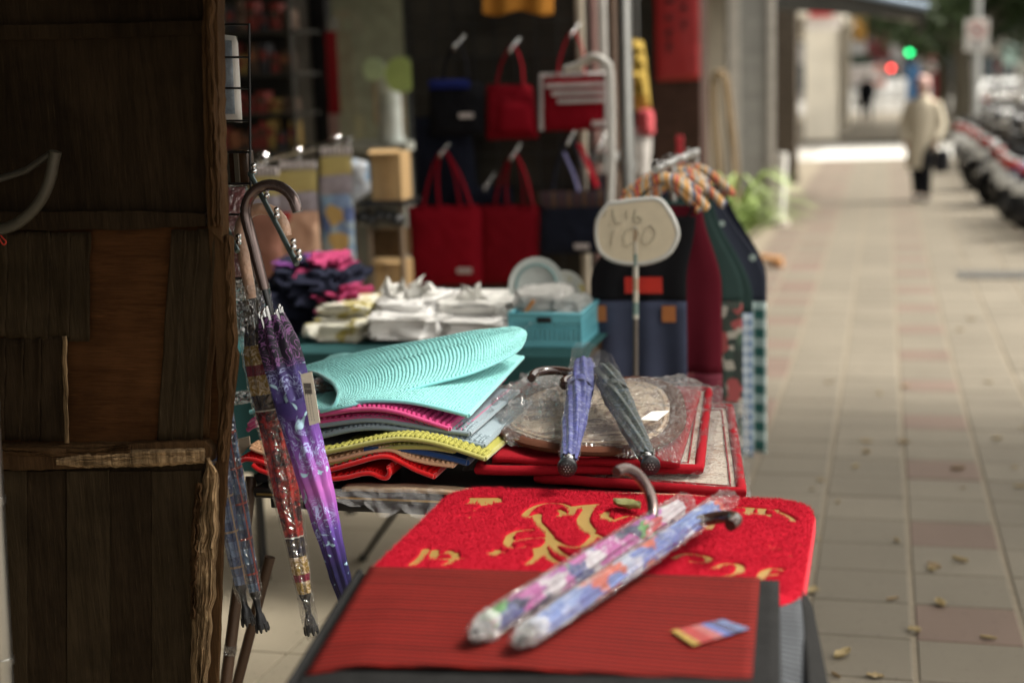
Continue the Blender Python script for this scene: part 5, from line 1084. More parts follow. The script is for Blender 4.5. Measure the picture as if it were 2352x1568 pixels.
# pipes and the white rack
def vpipe(nm, lab, px, Y, r, mt, z0=None, z1=3.04, py=300):
    p = pY(px, py, Y); z0 = zg(Y) if z0 is None else z0; o = thing(nm, lab, 'pipe', (p.x, Y, z0)); m = MB(); m.tube([(p.x, Y, z0), (p.x, Y, z1)], r, 14); m.build('tube', mt, o, True)
    m = MB(); m.tube([(p.x, Y, z0+1.25), (p.x, Y, z0+1.29)], r*1.25, 14); m.build('clamp', STEEL, o, True); return o
vpipe('steel_pole', 'thick brushed steel pole rising behind the price sign', 1439, 5.62, .030, STEEL)
vpipe('drain_pipe', 'pale grey drain pipe beside the partition end', 1388, 6.62, .024, simple('pale_pipe', (.42, .40, .37), .5))
vpipe('drain_pipe', 'rust pink drain pipe beside the partition end', 1366, 6.66, .022, simple('rust_pipe', (.30, .17, .15), .6))
vpipe('drain_pipe', 'tan painted pipe at the partition corner', 1338, 6.5, .022, simple('tan_pipe', (.36, .31, .24), .6))
vpipe('drain_pipe', 'brown pipe close behind the steel pole', 1412, 6.9, .022, simple('brown_pipe', (.12, .075, .05), .6))
wr = thing('white_rack', 'white tubular rack with rounded top beside the tote bags', 'rack', pY(1395, 440, 6.0)); WT = simple('white_tube', (.62, .60, .56), .4)
m = MB(); m.tube(smooth_path([pY(1362, 800, 6.0), pY(1392, 600, 6.0), pY(1404, 400, 6.0), pY(1402, 180, 6.0), pY(1388, 142, 6.0), pY(1360, 132, 6.05), pY(1330, 150, 6.1), pY(1300, 160, 6.15)], 8), .017, 10); m.build('frame_tube', WT, wr, True)
m = MB(); p_ = pY(1362, 800, 6.0); m.tube([p_, (p_.x, 6.0, zg(6.)+.002)], .017, 10); m.build('leg', WT, wr, True)
# ================================================================== HANGING TEXTILE PACKS AND BOXES ON THE LEFT
rl = thing('textile_rail', 'chrome rail with hanging packs of patterned textiles', 'rail', (-2.35, 5.6, zg(5.6)))
ra, rb = pX(585, 372, -2.36), pX(805, 318, -2.36); 
m = MB(); m.tube([ra, rb], .013, 10); m.build('rail', CHROME, rl, True)
for p_ in (ra.lerp(rb, .03), ra.lerp(rb, .97)): m = MB(); m.tube([p_, (p_.x, p_.y, zg(p_.y)+.002)], .013, 10); m.build('upright', CHROME, rl, True)
YEL = printed('yellow_header', (.52, .42, .16), (.08, .14, .22), 9, .62); LIL = simple('lilac_print', (.34, .30, .34), .6, 0, .25, 30)
BLP = multi('blue_ochre_pattern', [(.20, .32, .46), (.32, .40, .46), (.10, .14, .30), (.52, .34, .12), (.24, .36, .50), (.36, .40, .42), (.20, .28, .44)], 15); RDP = multi('red_peach_pattern', [(.55, .27, .16), (.52, .30, .2), (.45, .03, .03), (.58, .36, .24), (.42, .05, .03)], 8); PCH = simple('peach_cloth', (.30, .13, .09), .8, 0, .3, 8)
def pack(lab, x0, x1, y0, yh, yl, y1, Y, body):
    o = thing('textile_pack', lab, 'textile', pY((x0+x1)/2, y1, Y), 'textile packs on the rail')
    m = MB(); pillow(m, ((x0, y0), (x1, y0-10), (x1, yh), (x0, yh+8)), Y, .012, 8, 6); m.build('header_card', YEL, o, True)
    m = MB(); pillow(m, ((x0, yh+4), (x1, yh-4), (x1+2, yl), (x0, yl+8)), Y, .014, 8, 6); m.build('printed_band', LIL, o, True)
    m = MB(); pillow(m, ((x0, yl), (x1+2, yl-6), (x1+14, y1), (x0+12, y1)), Y, .03, 12, 16, .01); m.build('cloth', body, o, True)
    c_ = pY((x0+x1)/2, y0-4, Y); m = MB(); m.tube(smooth_path([c_, c_+Vector((0, 0, .04)), c_+Vector((.02, 0, .07)), c_+Vector((0, 0, .09)), c_+Vector((-.015, 0, .075))], 4), .003, 6); m.build('hook', CHROME, o, True)
    for k in range(7): m = MB(); xk = x0+(x1-x0)*(k+.5)/7; m.box(pY(xk, y0-14, Y), (.012, .012, .035)); m.build('clip', simple('clip_plastic', (.42, .37, .36), .3), o)
pack('textile pack with yellow header and pale blue ochre pattern at the far rail end', 735, 808, 362, 400, 446, 700, 5.75, BLP)
pack('textile pack with yellow header and red peach cloth', 640, 728, 394, 440, 486, 640, 5.35, RDP)
pack('textile pack with peach cloth hidden behind the umbrella handles', 572, 640, 408, 450, 480, 640, 5.1, PCH)
pk = thing('textile_pack', 'white and blue bag hanging past the patterned packs', 'textile', pY(826, 466, 5.9), 'textile packs on the rail')
m = MB(); pillow(m, ((806, 362), (848, 372), (852, 440), (812, 468)), 5.9, .06, 10, 10, .02); m.build('bag', printed('white_blue_bag', (.52, .54, .58), (.2, .3, .42), 5, .5), pk, True)
KRAFT = simple('kraft_cardboard', (.46, .30, .14), .8, 0, .08, 6)
bs = thing('wire_stand', 'dark wire stand with small goods under the cardboard box', 'stand', (pY(885, 690, 6.0).x, 6.0, zg(6)))
m = MB(); pbox(m, 822, 462, 926, 474, 5.9, .25); m.build('shelf', BLACKM, bs)
for x in (846, 920): m = MB(); p_ = pY(x, 470, 6.0); m.tube([p_, (p_.x, 6.0, zg(6.))], .012, 8); m.build('leg', simple('stand_leg', (.22, .16, .11), .5), bs)
m = MB(); pbox(m, 850, 530, 920, 590, 6.05, .15); m.build('crate', wood('crate_wood', (.10, .06, .03), (.16, .10, .05), 0), bs)
for k in range(5): m = MB(); c_ = pY(836+k*19, 500+6*math.sin(k*2), 5.95); m.ball(c_, (.04, .05, .035), 10, 7); m.build('black_pouch', simple('pouch', (.02, .02, .02), .35), bs, True)
for x0, y0, x1, y1, Y, d, lab in ((852, 350, 922, 462, 5.95, .14, 'open brown cardboard box on the wire stand'), (862, 600, 928, 700, 6.0, .14, 'brown cardboard box standing on the floor under the wire stand')):
    a, b, c, e = rect(x0, y0, x1, y1, Y)
    if y0 > 500: c = zg(Y)
    o = thing('cardboard_box', lab, 'box', ((a+b)/2, Y+d/2, c)); m = MB(); m.bbox(((a+b)/2, Y+d/2, (c+e)/2), (b-a, d, e-c), .004, Matrix.Rotation(.0, 3, 'Z')); m.build('carton', KRAFT, o)
    m = MB(); m.box(((a+b)/2, Y-.003, (c+e)/2), (.05, .004, e-c-.01)); m.build('tape', simple('brown_tape', (.40, .25, .11), .3), o)
    m = MB(); m.box(((a+b)/2, Y-.02, e+.004), (b-a-.01, .06, .004), Matrix.Rotation(.3, 3, 'X')); m.build('flap', KRAFT, o)
# ================================================================== SHOP FRONT BEHIND
FY = 8.2
sf = thing('storefront', 'dim shop front with black framed glass and grey pillar', 'storefront', (-3.2, FY, zg(FY)))
def fpx(nm, x0, y0, x1, y1, Y, d, mt, root=sf): m = MB(); pbox(m, x0, y0, x1, y1, Y, d); return m.build(nm, mt, root)
fpx('pillar', 676, -260, 722, 900, FY, .25, simple('pillar_grey', (.30, .28, .25), .7)); fpx('frame_post', 726, -260, 762, 900, FY-.02, .1, BLACKM)
fpx('frame_post', 938, -260, 952, 900, FY-.02, .1, BLACKM); fpx('frame_head', 763, -260, 937, -180, FY-.02, .1, BLACKM); fpx('counter', 764, 330, 936, 348, FY-.25, .5, simple('counter_grey', (.30, .31, .28), .5)); fpx('counter_front', 764, 349, 936, 900, FY-.2, .4, simple('counter_front', (.10, .10, .085), .6))
fpx('back_wall', 500, -260, 960, 900, FY+1.6, .1, simple('shop_back_reflection', (.40, .42, .29), .7))  # wall lightened to olive green, standing in for reflections in the window glass
t = NT('shop_glass'); GLS = film('window_glass', .12, .0, 2, .02, .03)
m = MB(); pbox(m, 763, -180, 937, 330, FY+.02, .006); m.build('glass', GLS, sf)
o = thing('red_pennant', 'narrow red strip hanging beside the black window frame', 'banner', pY(763, 262, FY-.1)); fpx('cloth', 751, 72, 776, 262, FY-.1, .01, cloth('red_strip', (.26, .02, .025)), o); fpx('white_cap', 753, 40, 775, 72, FY-.1, .012, simple('grey_cap', (.3, .3, .27), .6), o); fpx('lower_tail', 756, 262, 778, 330, FY-.1, .01, simple('pink_tail', (.36, .22, .2), .7), o)
GRN = simple('lime_paper', (.46, .60, .20), .6, 0, .12, 8); GRN2 = simple('sage_paper', (.46, .58, .34), .6, 0, .12, 8)
for px_, py_, r_2, mt, lab in ((922, 172, 40, GRN, 'lime green round paper fan inside the shop window'), (978, 152, 40, GRN2, 'sage green round paper fan by the window post'), (858, 160, 26, GRN2, 'small green round fan in the shop window')):
    c = pY(px_, py_, FY-.35); r = r_2*FY/PF; o = thing('paper_fan', lab, 'fan', c); m = MB(); m.lathe([(r*.05, -.01), (r, -.008), (r, .008), (r*.05, .01)], c, 24, Matrix.Rotation(R_(90), 3, 'X')); m.build('disc', mt, o, True)
    m = MB(); m.tube([c+Vector((0, 0, -r)), c+Vector((0, 0, -r-.25))], .008, 6); m.build('handle', W_RAW, o)
jg = thing('glass_jar', 'tall clear jar with white lid on the shop counter', 'jar', pY(898, 332, FY-.15)); a, b, c, e = rect(870, 150, 926, 332, FY-.15)
m = MB(); r = (b-a)/2; xx = (a+b)/2; m.lathe([(r*.9, c), (r, c+.05), (r, c+.25), (r*.8, c+.29), (r*.95, c+.33), (r*.95, e-.06)], (xx, FY-.15, 0), 20); m.build('body', simple('milky_glass', (.60, .64, .62), .15, 0, .3, 6), jg, True)
m = MB(); m.lathe([(r*1.02, e-.06), (r*1.02, e-.01), (r*.8, e)], (xx, FY-.15, 0), 20); m.build('lid', simple('lid_white', (.70, .66, .66), .4), jg, True)
sh = thing('shop_shelf', 'dark metal shelving full of small packets by the shop entrance', 'shelf', (pY(600, 330, 7.6).x, 7.7, zg(7.7)))
for y in (-60, 72, 170, 262, 345): fpx('shelf_board', 480, y, 682, y+6, 7.6, .35, simple('shelf_dark', (.05, .048, .042), .6), sh)
fpx('back_panel', 480, -200, 682, 900, 7.96, .03, simple('shelf_back', (.035, .032, .026), .7), sh)
for x in (478, 676): fpx('upright', x, -200, x+8, 900, 7.58, .03, simple('shelf_dark2', (.05, .048, .042), .6), sh)
PN = ['red', 'ochre yellow', 'dark brown', 'tan brown', 'black', 'orange brown', 'grey']
PC = [(.30, .05, .04), (.42, .28, .08), (.10, .06, .04), (.22, .14, .10), (.06, .06, .07), (.34, .13, .06), (.25, .24, .2)]
random.seed(11)
for y in (72, 170, 262, 345):
    x = 490
    while x < 664:
        w_ = random.uniform(16, 30); h = random.uniform(34, 78); c_ = random.choice(PC); a, b, c, e = rect(x, y-h, x+w_, y, 7.66)
        o = thing('packet', 'small %s packet standing on the dim shop shelving' % PN[PC.index(c_)], 'packet', ((a+b)/2, 7.72, c), 'packets on the shop shelving'); m = MB(); m.bbox(((a+b)/2, 7.72, (c+e)/2), (b-a-.006, .1, e-c), .006); m.build('carton', simple('packet_%d' % PC.index(c_), c_, .5, 0, .3, 30), o, True)
        m = MB(); m.box(((a+b)/2, 7.667, c+(e-c)*.6), ((b-a)*.7, .004, (e-c)*.3)); m.build('print', simple('packet_print_%d' % (PC.index(c_) % 3), PC[(PC.index(c_)+3) % 7], .5), o); x += w_+3
# ================================================================== COLUMN COUPLET, PLANT, BROOM
cp_ = thing('red_couplet', 'red paper couplet with black brush characters on the dark brown column', 'paper scroll', pY(1552, 186, 9.96))
a, b, c, e = rect(1503, -120, 1606, 186, 9.97); m = MB(); m.grid(lambda u, v: Vector((a+(b-a)*u, 9.975-.012*math.sin(u*3.1)-.006*nz(u*3, v*6), c+(e-c)*v)), 10, 20); sc_ = m.build('paper', simple('red_paper', (.26, .006, .008), .55, 0, .1), cp_, True, solid=.001)
BRI = simple('black_brush_ink', (.012, .006, .006), .5); random.seed(5)
for cxp, ys in ((1536, (-70, -35, 2, 38, 75, 108)), (1568, (-85, -52, -18, 18, 55))):
    for y in ys:
        m = MB()
        for k in range(6):
            w_, h_ = random.choice(((18, 2.4), (2.6, 20), (12, 2.2), (2.4, 13))); ox, oy_ = random.uniform(-6, 6), random.uniform(-9, 9); p_ = pY(cxp+ox, y+oy_, 9.957); m.box(p_, (w_*9.9/PF, .002, h_*9.9/PF), Matrix.Rotation(random.uniform(-.35, .35), 3, 'Y'))
        m.build('character', BRI, sc_)
random.seed(3)
o = thing('red_stick', 'thin red stick standing in front of the brown column', 'stick', (pY(1561, 400, 7.6).x, 7.6, zg(7.6))); p_ = pY(1561, 312, 7.6); m = MB(); m.bbox((p_.x, 7.6, (p_.z+zg(7.6))/2), (.034, .02, p_.z-zg(7.6)), .004); m.build('stick', simple('red_lacquer', (.40, .02, .03), .5), o)
o = thing('yellow_jacket', 'yellow cloth hanging in the dim gap behind the steel pole', 'cloth', pY(1470, 252, 8.6)); m = MB(); pillow(m, ((1452, 88), (1478, 96), (1496, 250), (1440, 258)), 8.6, .12, 14, 18, .09); m.build('cloth', cloth('yellow_cloth', (.36, .25, .06)), o, True)
m = MB(); q_ = pY(1464, 92, 8.6); m.tube([q_, q_+Vector((0, 0, .6))], .006, 6); m.build('cord', STEEL, o)
for x0, y0, x1, y1, mt, lab in ((1446, 300, 1482, 420, cloth('grey_bundle', (.34, .32, .30)), 'grey white bundle stacked behind the steel pole'), (1460, 255, 1492, 310, cloth('coral_cloth', (.42, .08, .09)), 'coral pink bundle on the white one behind the steel pole')):
    m, b_ = plump(x0, y0, x1, y1, 8.4, .25, x0, .35); o = thing('cloth_bundle', lab, 'bundle', b_); m.build('cloth', mt, o, True)
m = MB(); a, b, c, e = rect(1440, 420, 1500, 440, 8.4); st_ = thing('wooden_stool', 'plain wooden stool under the cloth bundles', 'stool', ((a+b)/2, 8.5, zg(8.5))); m.box(((a+b)/2, 8.52, c), (.3, .3, .03)); m.build('seat', W_MID, st_)
for sx in (-.12, .12):
    for sy in (-.12, .12): m = MB(); m.box(((a+b)/2+sx, 8.52+sy, (c+zg(8.5))/2-.01), (.03, .03, c-zg(8.5)-.02)); m.build('leg', W_MID, st_)
# rattan hoop
rh = thing('rattan_hoop', 'tall bent rattan hoop leaning against the columns', 'hoop', (pY(1665, 440, 10.8).x, 10.8, zg(10.8))); TAN = simple('rattan', (.24, .16, .075), .6, 0, .2)
for off in (0, 9):
    m = MB(); pth = smooth_path([pY(*q, 10.8+off*.01) for q in ((1650+off, 560), (1648+off, 420), (1636+off, 280), (1634+off, 200), (1645+off, 166), (1660+off, 178), (1672+off, 260), (1684+off, 380), (1692+off, 560))], 8); m.tube(pth, .012, 8); m.build('cane', TAN, rh, True)
# potted plant with long blades
PY_ = 9.4; pc = pY(1655, 640, PY_); pp_ = thing('potted_plant', 'bushy potted plant with long arching green leaves beside the column', 'plant', (pc.x, PY_, zg(PY_)))
m = MB(); zb = zg(PY_); m.lathe([(.11, zb), (.15, zb+.50), (.165, zb+.52), (.155, zb+.53), (.13, zb+.515)], (pc.x, PY_, 0), 20); m.build('pot', simple('terracotta', (.30, .14, .08), .8), pp_, True)
t = NT('blade_leaf'); oi = t.n('ObjectInfo'); LEAFB = t.fin(t.mix(t.noise(6, 2), (.16, .25, .05), (.34, .42, .15)), .5)
m = MB(); ztop_ = zb+.52
for k in range(210):
    a_ = random.uniform(0, 6.28); L = random.uniform(.4, .85); r0 = random.uniform(0, .10); up = random.uniform(.25, 1.0); w_ = random.uniform(.008, .016); pth = []
    for j in range(7):
        t_ = j/6; rr = r0+L*(t_*.75); pth.append(Vector((pc.x+.02+math.cos(a_)*rr, PY_+math.sin(a_)*rr*.9, ztop_+L*up*1.9*(t_-t_*t_*.8)+.1*t_)))
    sd_ = Vector((-math.sin(a_), math.cos(a_), 0)); n = len(m.v)
    for j, p_ in enumerate(pth): ww = w_*math.sin(math.pi*(.15+.85*j/6))**.7; m.v += [tuple(p_-sd_*ww), tuple(p_+sd_*ww)]
    for j in range(6): m.f.append((n+2*j, n+2*j+1, n+2*j+3, n+2*j+2)); m.m.append(0)
m.build('leaves', LEAFB, pp_, True, kind='stuff')
br = thing('straw_broom', 'straw broom with orange bristles lying on the ground by the plant', 'broom', (pG(1750, 630).x, 10.9, zg(10.9))); bq = pG(1710, 612); 
m = MB(); STR = simple('orange_straw', (.48, .25, .10), .8, 0, .25, 30)
for k in range(70):
    a_ = random.uniform(-.35, .25); z_ = random.uniform(0, .07); s0 = Vector((bq.x, bq.y, zg(bq.y)+.08)); e_ = s0+Vector((.34*math.cos(a_), .34*math.sin(a_), -.075+z_)); m.tube([s0, s0.lerp(e_, .5)+Vector((0, 0, .02)), e_], .006, 5)
m.build('bristles', STR, br, True, kind='stuff'); m = MB(); m.tube([(bq.x, bq.y, zg(bq.y)+.08), (bq.x-.35, bq.y+.25, zg(bq.y)+.5)], .012, 8); m.build('handle', TAN, br, True)
o = thing('white_post', 'slim white plastic post standing by the grey tiled column', 'post', (pG(1790, 488).x+.02, 16.0, zg(16))); m = MB(); pt = pY(1797, 352, 16.0); m.tube([(pt.x-.03, 16.0, zg(16)), (pt.x, 16.0, pt.z)], [.05, .06], 12); m.build('tube', WHITEP, o, True)
m = MB(); m.lathe([(.11, zg(16)), (.11, zg(16)+.05), (.06, zg(16)+.09)], (pt.x-.03, 16.0, 0), 16); m.build('foot', simple('concrete_foot', (.45, .40, .36), .8), o, True)
# ================================================================== PEOPLE
def skin_body(name, joints, edges, mt, root):
    me = bpy.data.meshes.new(name); bm = bmesh.new(); lay = bm.verts.layers.skin.verify(); vv = []
    for p_, r in joints:
        v = bm.verts.new(p_); v[lay].radius = (r, r) if not isinstance(r, tuple) else r; vv.append(v)
    vv[0][lay].use_root = True
    for a_, b_ in edges: bm.edges.new((vv[a_], vv[b_]))
    bm.to_mesh(me); bm.free(); me.materials.append(mt); o = bpy.data.objects.new(name, me); col.objects.link(o); o.parent = root
    s = o.modifiers.new('skin', 'SKIN'); s.use_smooth_shade = True; d = o.modifiers.new('sub', 'SUBSURF'); d.levels = d.render_levels = 2; return o
SKIN = simple('skin', (.42, .25, .18), .55, 0, .08); TROU = cloth('black_trousers', (.012, .013, .016)); COAT = cloth('beige_coat', (.56, .50, .39), .15)
def loft(mb, rings, n=24):
    vs = []
    for cx, cy, z, rx, ry in rings:
        for k in range(n): a_ = 6.2832*k/n; vs.append((cx+rx*math.cos(a_)*(1+.03*math.sin(a_*5+z*9)), cy+ry*math.sin(a_), z))
    N = len(rings); mb.add(vs, [(i*n+k, i*n+(k+1) % n, (i+1)*n+(k+1) % n, (i+1)*n+k) for i in range(N-1) for k in range(n)]+[tuple(range((N-1)*n, N*n))]); return mb
def person(lab, X, Y, H, coat, pants, hatmt, coat_z, rz, bagmt=None, stride=.12, hair=False):
    z0 = zg(Y); o = thing('person', lab, 'person', (X, Y, z0)); o.rotation_euler.z = rz; o.scale = (H/1.6,)*3
    J = [((0, 0, .86), (.13, .10)), ((0, 0, 1.05), (.12, .09)), ((0, 0, 1.26), (.15, .09)), ((0, 0, 1.36), .055), ((0, -.01, 1.42), .055), ((0, -.015, 1.49), (.072, .085)), ((0, -.01, 1.56), (.06, .07)),
         ((.165, 0, 1.27), .058), ((.225, .02, 1.03), .045), ((.20, -.07, .82), .036), ((.195, -.09, .75), .035), ((-.165, 0, 1.27), .058), ((-.225, .02, 1.03), .045), ((-.20, -.05, .82), .036), ((-.195, -.07, .75), .035),
         ((.085, 0, .80), .085), ((.085, -stride, .47), .06), ((.085, -stride*.8, .09), .042), ((.085, -stride*.8-.10, .035), .036), ((-.085, 0, .80), .085), ((-.085, stride*.3, .47), .06), ((-.085, stride*1.2, .09), .042), ((-.085, stride*1.2-.10, .035), .036)]
    E_ = [(0, 1), (1, 2), (2, 3), (3, 4), (4, 5), (5, 6), (2, 7), (7, 8), (8, 9), (9, 10), (2, 11), (11, 12), (12, 13), (13, 14), (0, 15), (15, 16), (16, 17), (17, 18), (0, 19), (19, 20), (20, 21), (21, 22)]
    b_ = skin_body('body', J, E_, SKIN, o)
    def loc(m, nm, mt, sm=True): return m.build(nm, mt, o, sm, True)
    for s, st in ((1, -stride), (-1, stride*.3)):
        k2 = -stride*.8 if s > 0 else stride*1.2; m = MB(); m.tube(smooth_path([(s*.085, 0, .82), (s*.085, st, .47), (s*.085, k2, .10)], 5), [.098, .097, .092, .085, .08, .076, .072, .068, .064, .062, .06], 12); loc(m, 'trouser_leg', pants)
        m = MB(); m.ball((s*.085, k2-.06, .04), (.045, .12, .045), 10, 6); loc(m, 'shoe', BLACKP)
    m = MB(); loft(m, [(0, -.01, coat_z, .21, .17), (0, 0, .70, .20, .155), (0, 0, .95, .175, .135), (0, 0, 1.15, .19, .13), (0, 0, 1.28, .185, .11), (0, 0, 1.335, .12, .085), (0, -.01, 1.38, .07, .065)]); loc(m, 'coat', coat)
    for s in (1, -1): m = MB(); m.tube(smooth_path([(s*.15, 0, 1.29), (s*.235, .02, 1.03), (s*.205, -.06, .84), (s*.20, -.075, .79)], 5), [.075]*3+[.07]*4+[.062]*5+[.056]*4, 12); loc(m, 'sleeve', coat)
    for s in (1, -1):                                       # hands: palm with five curled fingers
        m = MB(); hx, hy, hz_ = s*.195, -.085, .745; m.ball((hx, hy, hz_), (.022, .034, .042), 8, 6)
        for k in range(4): m.tube([(hx, hy-.024+k*.016, hz_-.03), (hx-s*.006, hy-.026+k*.016, hz_-.065+.006*abs(k-1.5)), (hx-s*.022, hy-.024+k*.016, hz_-.078+.006*abs(k-1.5))], [.009, .008, .006], 6)
        m.tube([(hx, hy-.03, hz_), (hx-s*.012, hy-.05, hz_-.025), (hx-s*.02, hy-.052, hz_-.045)], [.010, .009, .006], 6); loc(m, 'hand', SKIN)
    m = MB(); m.tube([(0, -.095, 1.485), (0, -.118, 1.462), (0, -.10, 1.45)], [.008, .014, .010], 6); loc(m, 'nose', SKIN)
    for s in (1, -1): m = MB(); m.ball((s*.030, -.090, 1.495), (.012, .006, .007), 8, 5); loc(m, 'eye', BLACKP); m = MB(); m.ball((s*.078, -.005, 1.485), (.012, .022, .030), 8, 5); loc(m, 'ear', SKIN)
    m = MB(); m.ball((0, -.088, 1.428), (.024, .008, .006), 8, 5); loc(m, 'mouth', simple('lips', (.30, .10, .09), .5))
    if hatmt:
        m = MB(); m.lathe([(.088, 1.515), (.094, 1.55), (.085, 1.60), (.055, 1.635), (.01, 1.645)], (0, -.005, 0), 18); m.lathe([(.088, 1.505), (.098, 1.512), (.098, 1.535), (.088, 1.54)], (0, -.005, 0), 18); loc(m, 'knit_hat', hatmt)
    m = MB(); m.ball((0, .012, 1.515), (.083, .085, .085), 14, 9); loc(m, 'hair', simple('dark_hair', (.02, .016, .014), .6))
    if bagmt:
        m = MB(); lump(m, (.27, -.08, .53), (.20, .12, .30), 3, .15); loc(m, 'carried_bag', bagmt); m = MB(); m.tube(smooth_path([(.20, -.08, .66), (.205, -.085, .76), (.27, -.08, .74), (.32, -.08, .66)], 5), .008, 6); loc(m, 'bag_handle', bagmt)
    return o
lp = pG(2116, 462); person('person in a long beige coat, pale pink hat and black trousers carrying a dark bag', lp.x, lp.y, 1.52, COAT, TROU, cloth('pink_knit', (.62, .42, .38)), .44, R_(-14), cloth('dark_bag', (.03, .03, .034)))
dp = pG(1990, 282); person('person dressed all in black walking along the far arcade', dp.x, min(dp.y, 54), 1.62, TROU, TROU, None, .50, R_(200), None, .16)
# ================================================================== SCOOTERS
def scooter(label, c):
    paint = simple('scooter_paint_%s' % label.split()[0], c, .25, .1, .1, 5, 0, 80, .5, 0, .5); o = thing('scooter', label, 'scooter', (0, 0, 0), 'scooters along the kerb')
    def loc(m, nm, mt, par=o, sm=True): return m.build(nm, mt, par, sm, True)
    ring = lambda R, z, x: [(x+R*math.cos(k*6.2832/20), 0, z+R*math.sin(k*6.2832/20)) for k in range(20)]
    for x in (.16, 1.36):
        m = MB(); m.tube(ring(.175, .225, x), .05, 8, closed=True); w_ = loc(m, 'wheel', RUBBER); m = MB(); m.lathe([(.03, -.03), (.125, -.03), (.13, 0), (.125, .03), (.03, .03)], (x, 0, .225), 16, Matrix.Rotation(R_(90), 3, 'X')); loc(m, 'rim', STEEL, w_)
    m = MB(); loft2 = [(.02, .10, .62, .04, .10), (.12, .13, .60, .10, .16), (.40, .15, .54, .17, .20), (.66, .14, .46, .16, .17), (.74, .11, .40, .10, .12)]
    vs = []; n = 14
    for x, w_, zc, h, hh in loft2:
        for k in range(n): a_ = 6.2832*k/n; vs.append((x, w_*math.cos(a_), zc+hh*math.sin(a_)*.8))
    m.add(vs, [(i*n+k, i*n+(k+1) % n, (i+1)*n+(k+1) % n, (i+1)*n+k) for i in range(4) for k in range(n)]+[tuple(range(n)), tuple(range(4*n, 5*n))]); loc(m, 'rear_body', paint)
    m = MB(); m.bbox((.86, 0, .30), (.42, .26, .10), .03); loc(m, 'floorboard', BLACKP)
    m = MB(); m.grid(lambda u, v: Vector((1.06+.16*v-.05*math.cos((u-.5)*2.6)+.06, (u-.5)*.46*(1-.25*v), .30+.62*v)), 10, 8); loc(m, 'leg_shield', paint).modifiers.new('t', 'SOLIDIFY').thickness = .04
    m = MB(); m.grid(lambda u, v: Vector((1.36+.26*math.cos(R_(20+130*v)), (u-.5)*.15, .225+.26*math.sin(R_(20+130*v)))), 6, 10); loc(m, 'front_mudguard', paint).modifiers.new('t', 'SOLIDIFY').thickness = .012
    m = MB(); m.bbox((.40, 0, .765), (.66, .27, .10), .045); loc(m, 'seat', simple('seat_vinyl', (.012, .012, .013), .6, 0, .2, 12, 0, 80, .2))
    m = MB(); m.tube([(1.36, 0, .30), (1.12, 0, .98)], .028, 10); loc(m, 'fork', BLACKP); m = MB(); m.tube(smooth_path([(1.02, -.34, 1.03), (1.10, -.12, 1.0), (1.10, .12, 1.0), (1.02, .34, 1.03)], 5), .016, 8); hb = loc(m, 'handlebar', BLACKP)
    m = MB(); m.bbox((1.13, 0, 1.0), (.16, .24, .14), .05); loc(m, 'headlight_cowl', paint); m = MB(); m.ball((1.20, 0, 1.0), (.035, .07, .05), 10, 7); loc(m, 'headlight', simple('lamp_glass', (.6, .6, .58), .1))
    for s in (-1, 1):
        m = MB(); m.tube([(1.06, s*.22, 1.02), (1.08, s*.30, 1.20)], .007, 6); st_2 = loc(m, 'mirror_stem', BLACKP, hb); m = MB(); m.ball((1.08, s*.31, 1.25), (.018, .062, .045), 10, 7); loc(m, 'mirror', CHROME)
    m = MB(); m.bbox((.0, 0, .66), (.05, .20, .07), .015); loc(m, 'tail_light', simple('tail_red', (.42, .02, .012), .2)); m = MB(); m.bbox((-.07, 0, .50), (.012, .24, .13), .004, Matrix.Rotation(.35, 3, 'Y')); loc(m, 'number_plate', simple('plate_white', (.68, .68, .66), .35))
    m = MB(); m.grid(lambda u, v: Vector((.16-.27*math.cos(R_(-10+95*v)), (u-.5)*.15, .225+.27*math.sin(R_(-10+95*v)))), 6, 8); loc(m, 'rear_mudguard', BLACKP).modifiers.new('t', 'SOLIDIFY').thickness = .012
    m = MB(); m.tube([(.75, -.15, .25), (.45, -.17, .24), (.0, -.19, .32)], [.025, .05, .045], 10); loc(m, 'exhaust', STEEL); m = MB(); m.tube([(.6, -.1, .22), (.56, -.2, .012)], .010, 6); loc(m, 'side_stand', STEEL); m = MB(); m.tube([(.02, -.10, .70), (-.08, 0, .76), (.02, .10, .70)], .012, 8); loc(m, 'grab_rail', CHROME)
    return o
protos = {'black': scooter('black scooter parked tail to the pavement in the kerbside row', (.014, .014, .016)), 'white': scooter('white scooter parked tail to the pavement in the kerbside row', (.62, .62, .60)), 'red': scooter('red scooter parked tail to the pavement in the kerbside row', (.32, .02, .02)), 'blue': scooter('blue scooter parked tail to the pavement in the kerbside row', (.03, .05, .22)), 'silver': scooter('silver grey scooter parked tail to the pavement in the kerbside row', (.26, .26, .27))}
used = set(); seq = ['black', 'black', 'blue', 'silver', 'black', 'red', 'black', 'black', 'silver', 'black', 'white', 'black', 'black', 'silver', 'black', 'black']
random.seed(21)
for k, cn in enumerate(seq):
    o = protos[cn] if cn not in used else copy_tree(protos[cn]); used.add(cn); y = 13.7+k*.80+random.uniform(-.06, .06)
    o['label'] = '%s scooter parked %s to the pavement in the kerbside row' % (cn if cn != 'silver' else 'silver grey', 'nose' if k in (4, 6, 7, 9, 10, 12) else 'tail')
    x = 1.32+random.uniform(-.05, .06)+(.25 if k == 0 else 0)+(1.25 if k in (4, 6, 7, 9, 10, 12) else 0); o.location = (x, y, zg(y)-.003); o.rotation_euler = (R_(random.uniform(-4, -1)), 0, R_(random.uniform(-10, 12)+(36 if k not in (4, 6, 7, 9, 10, 12) else 205)))
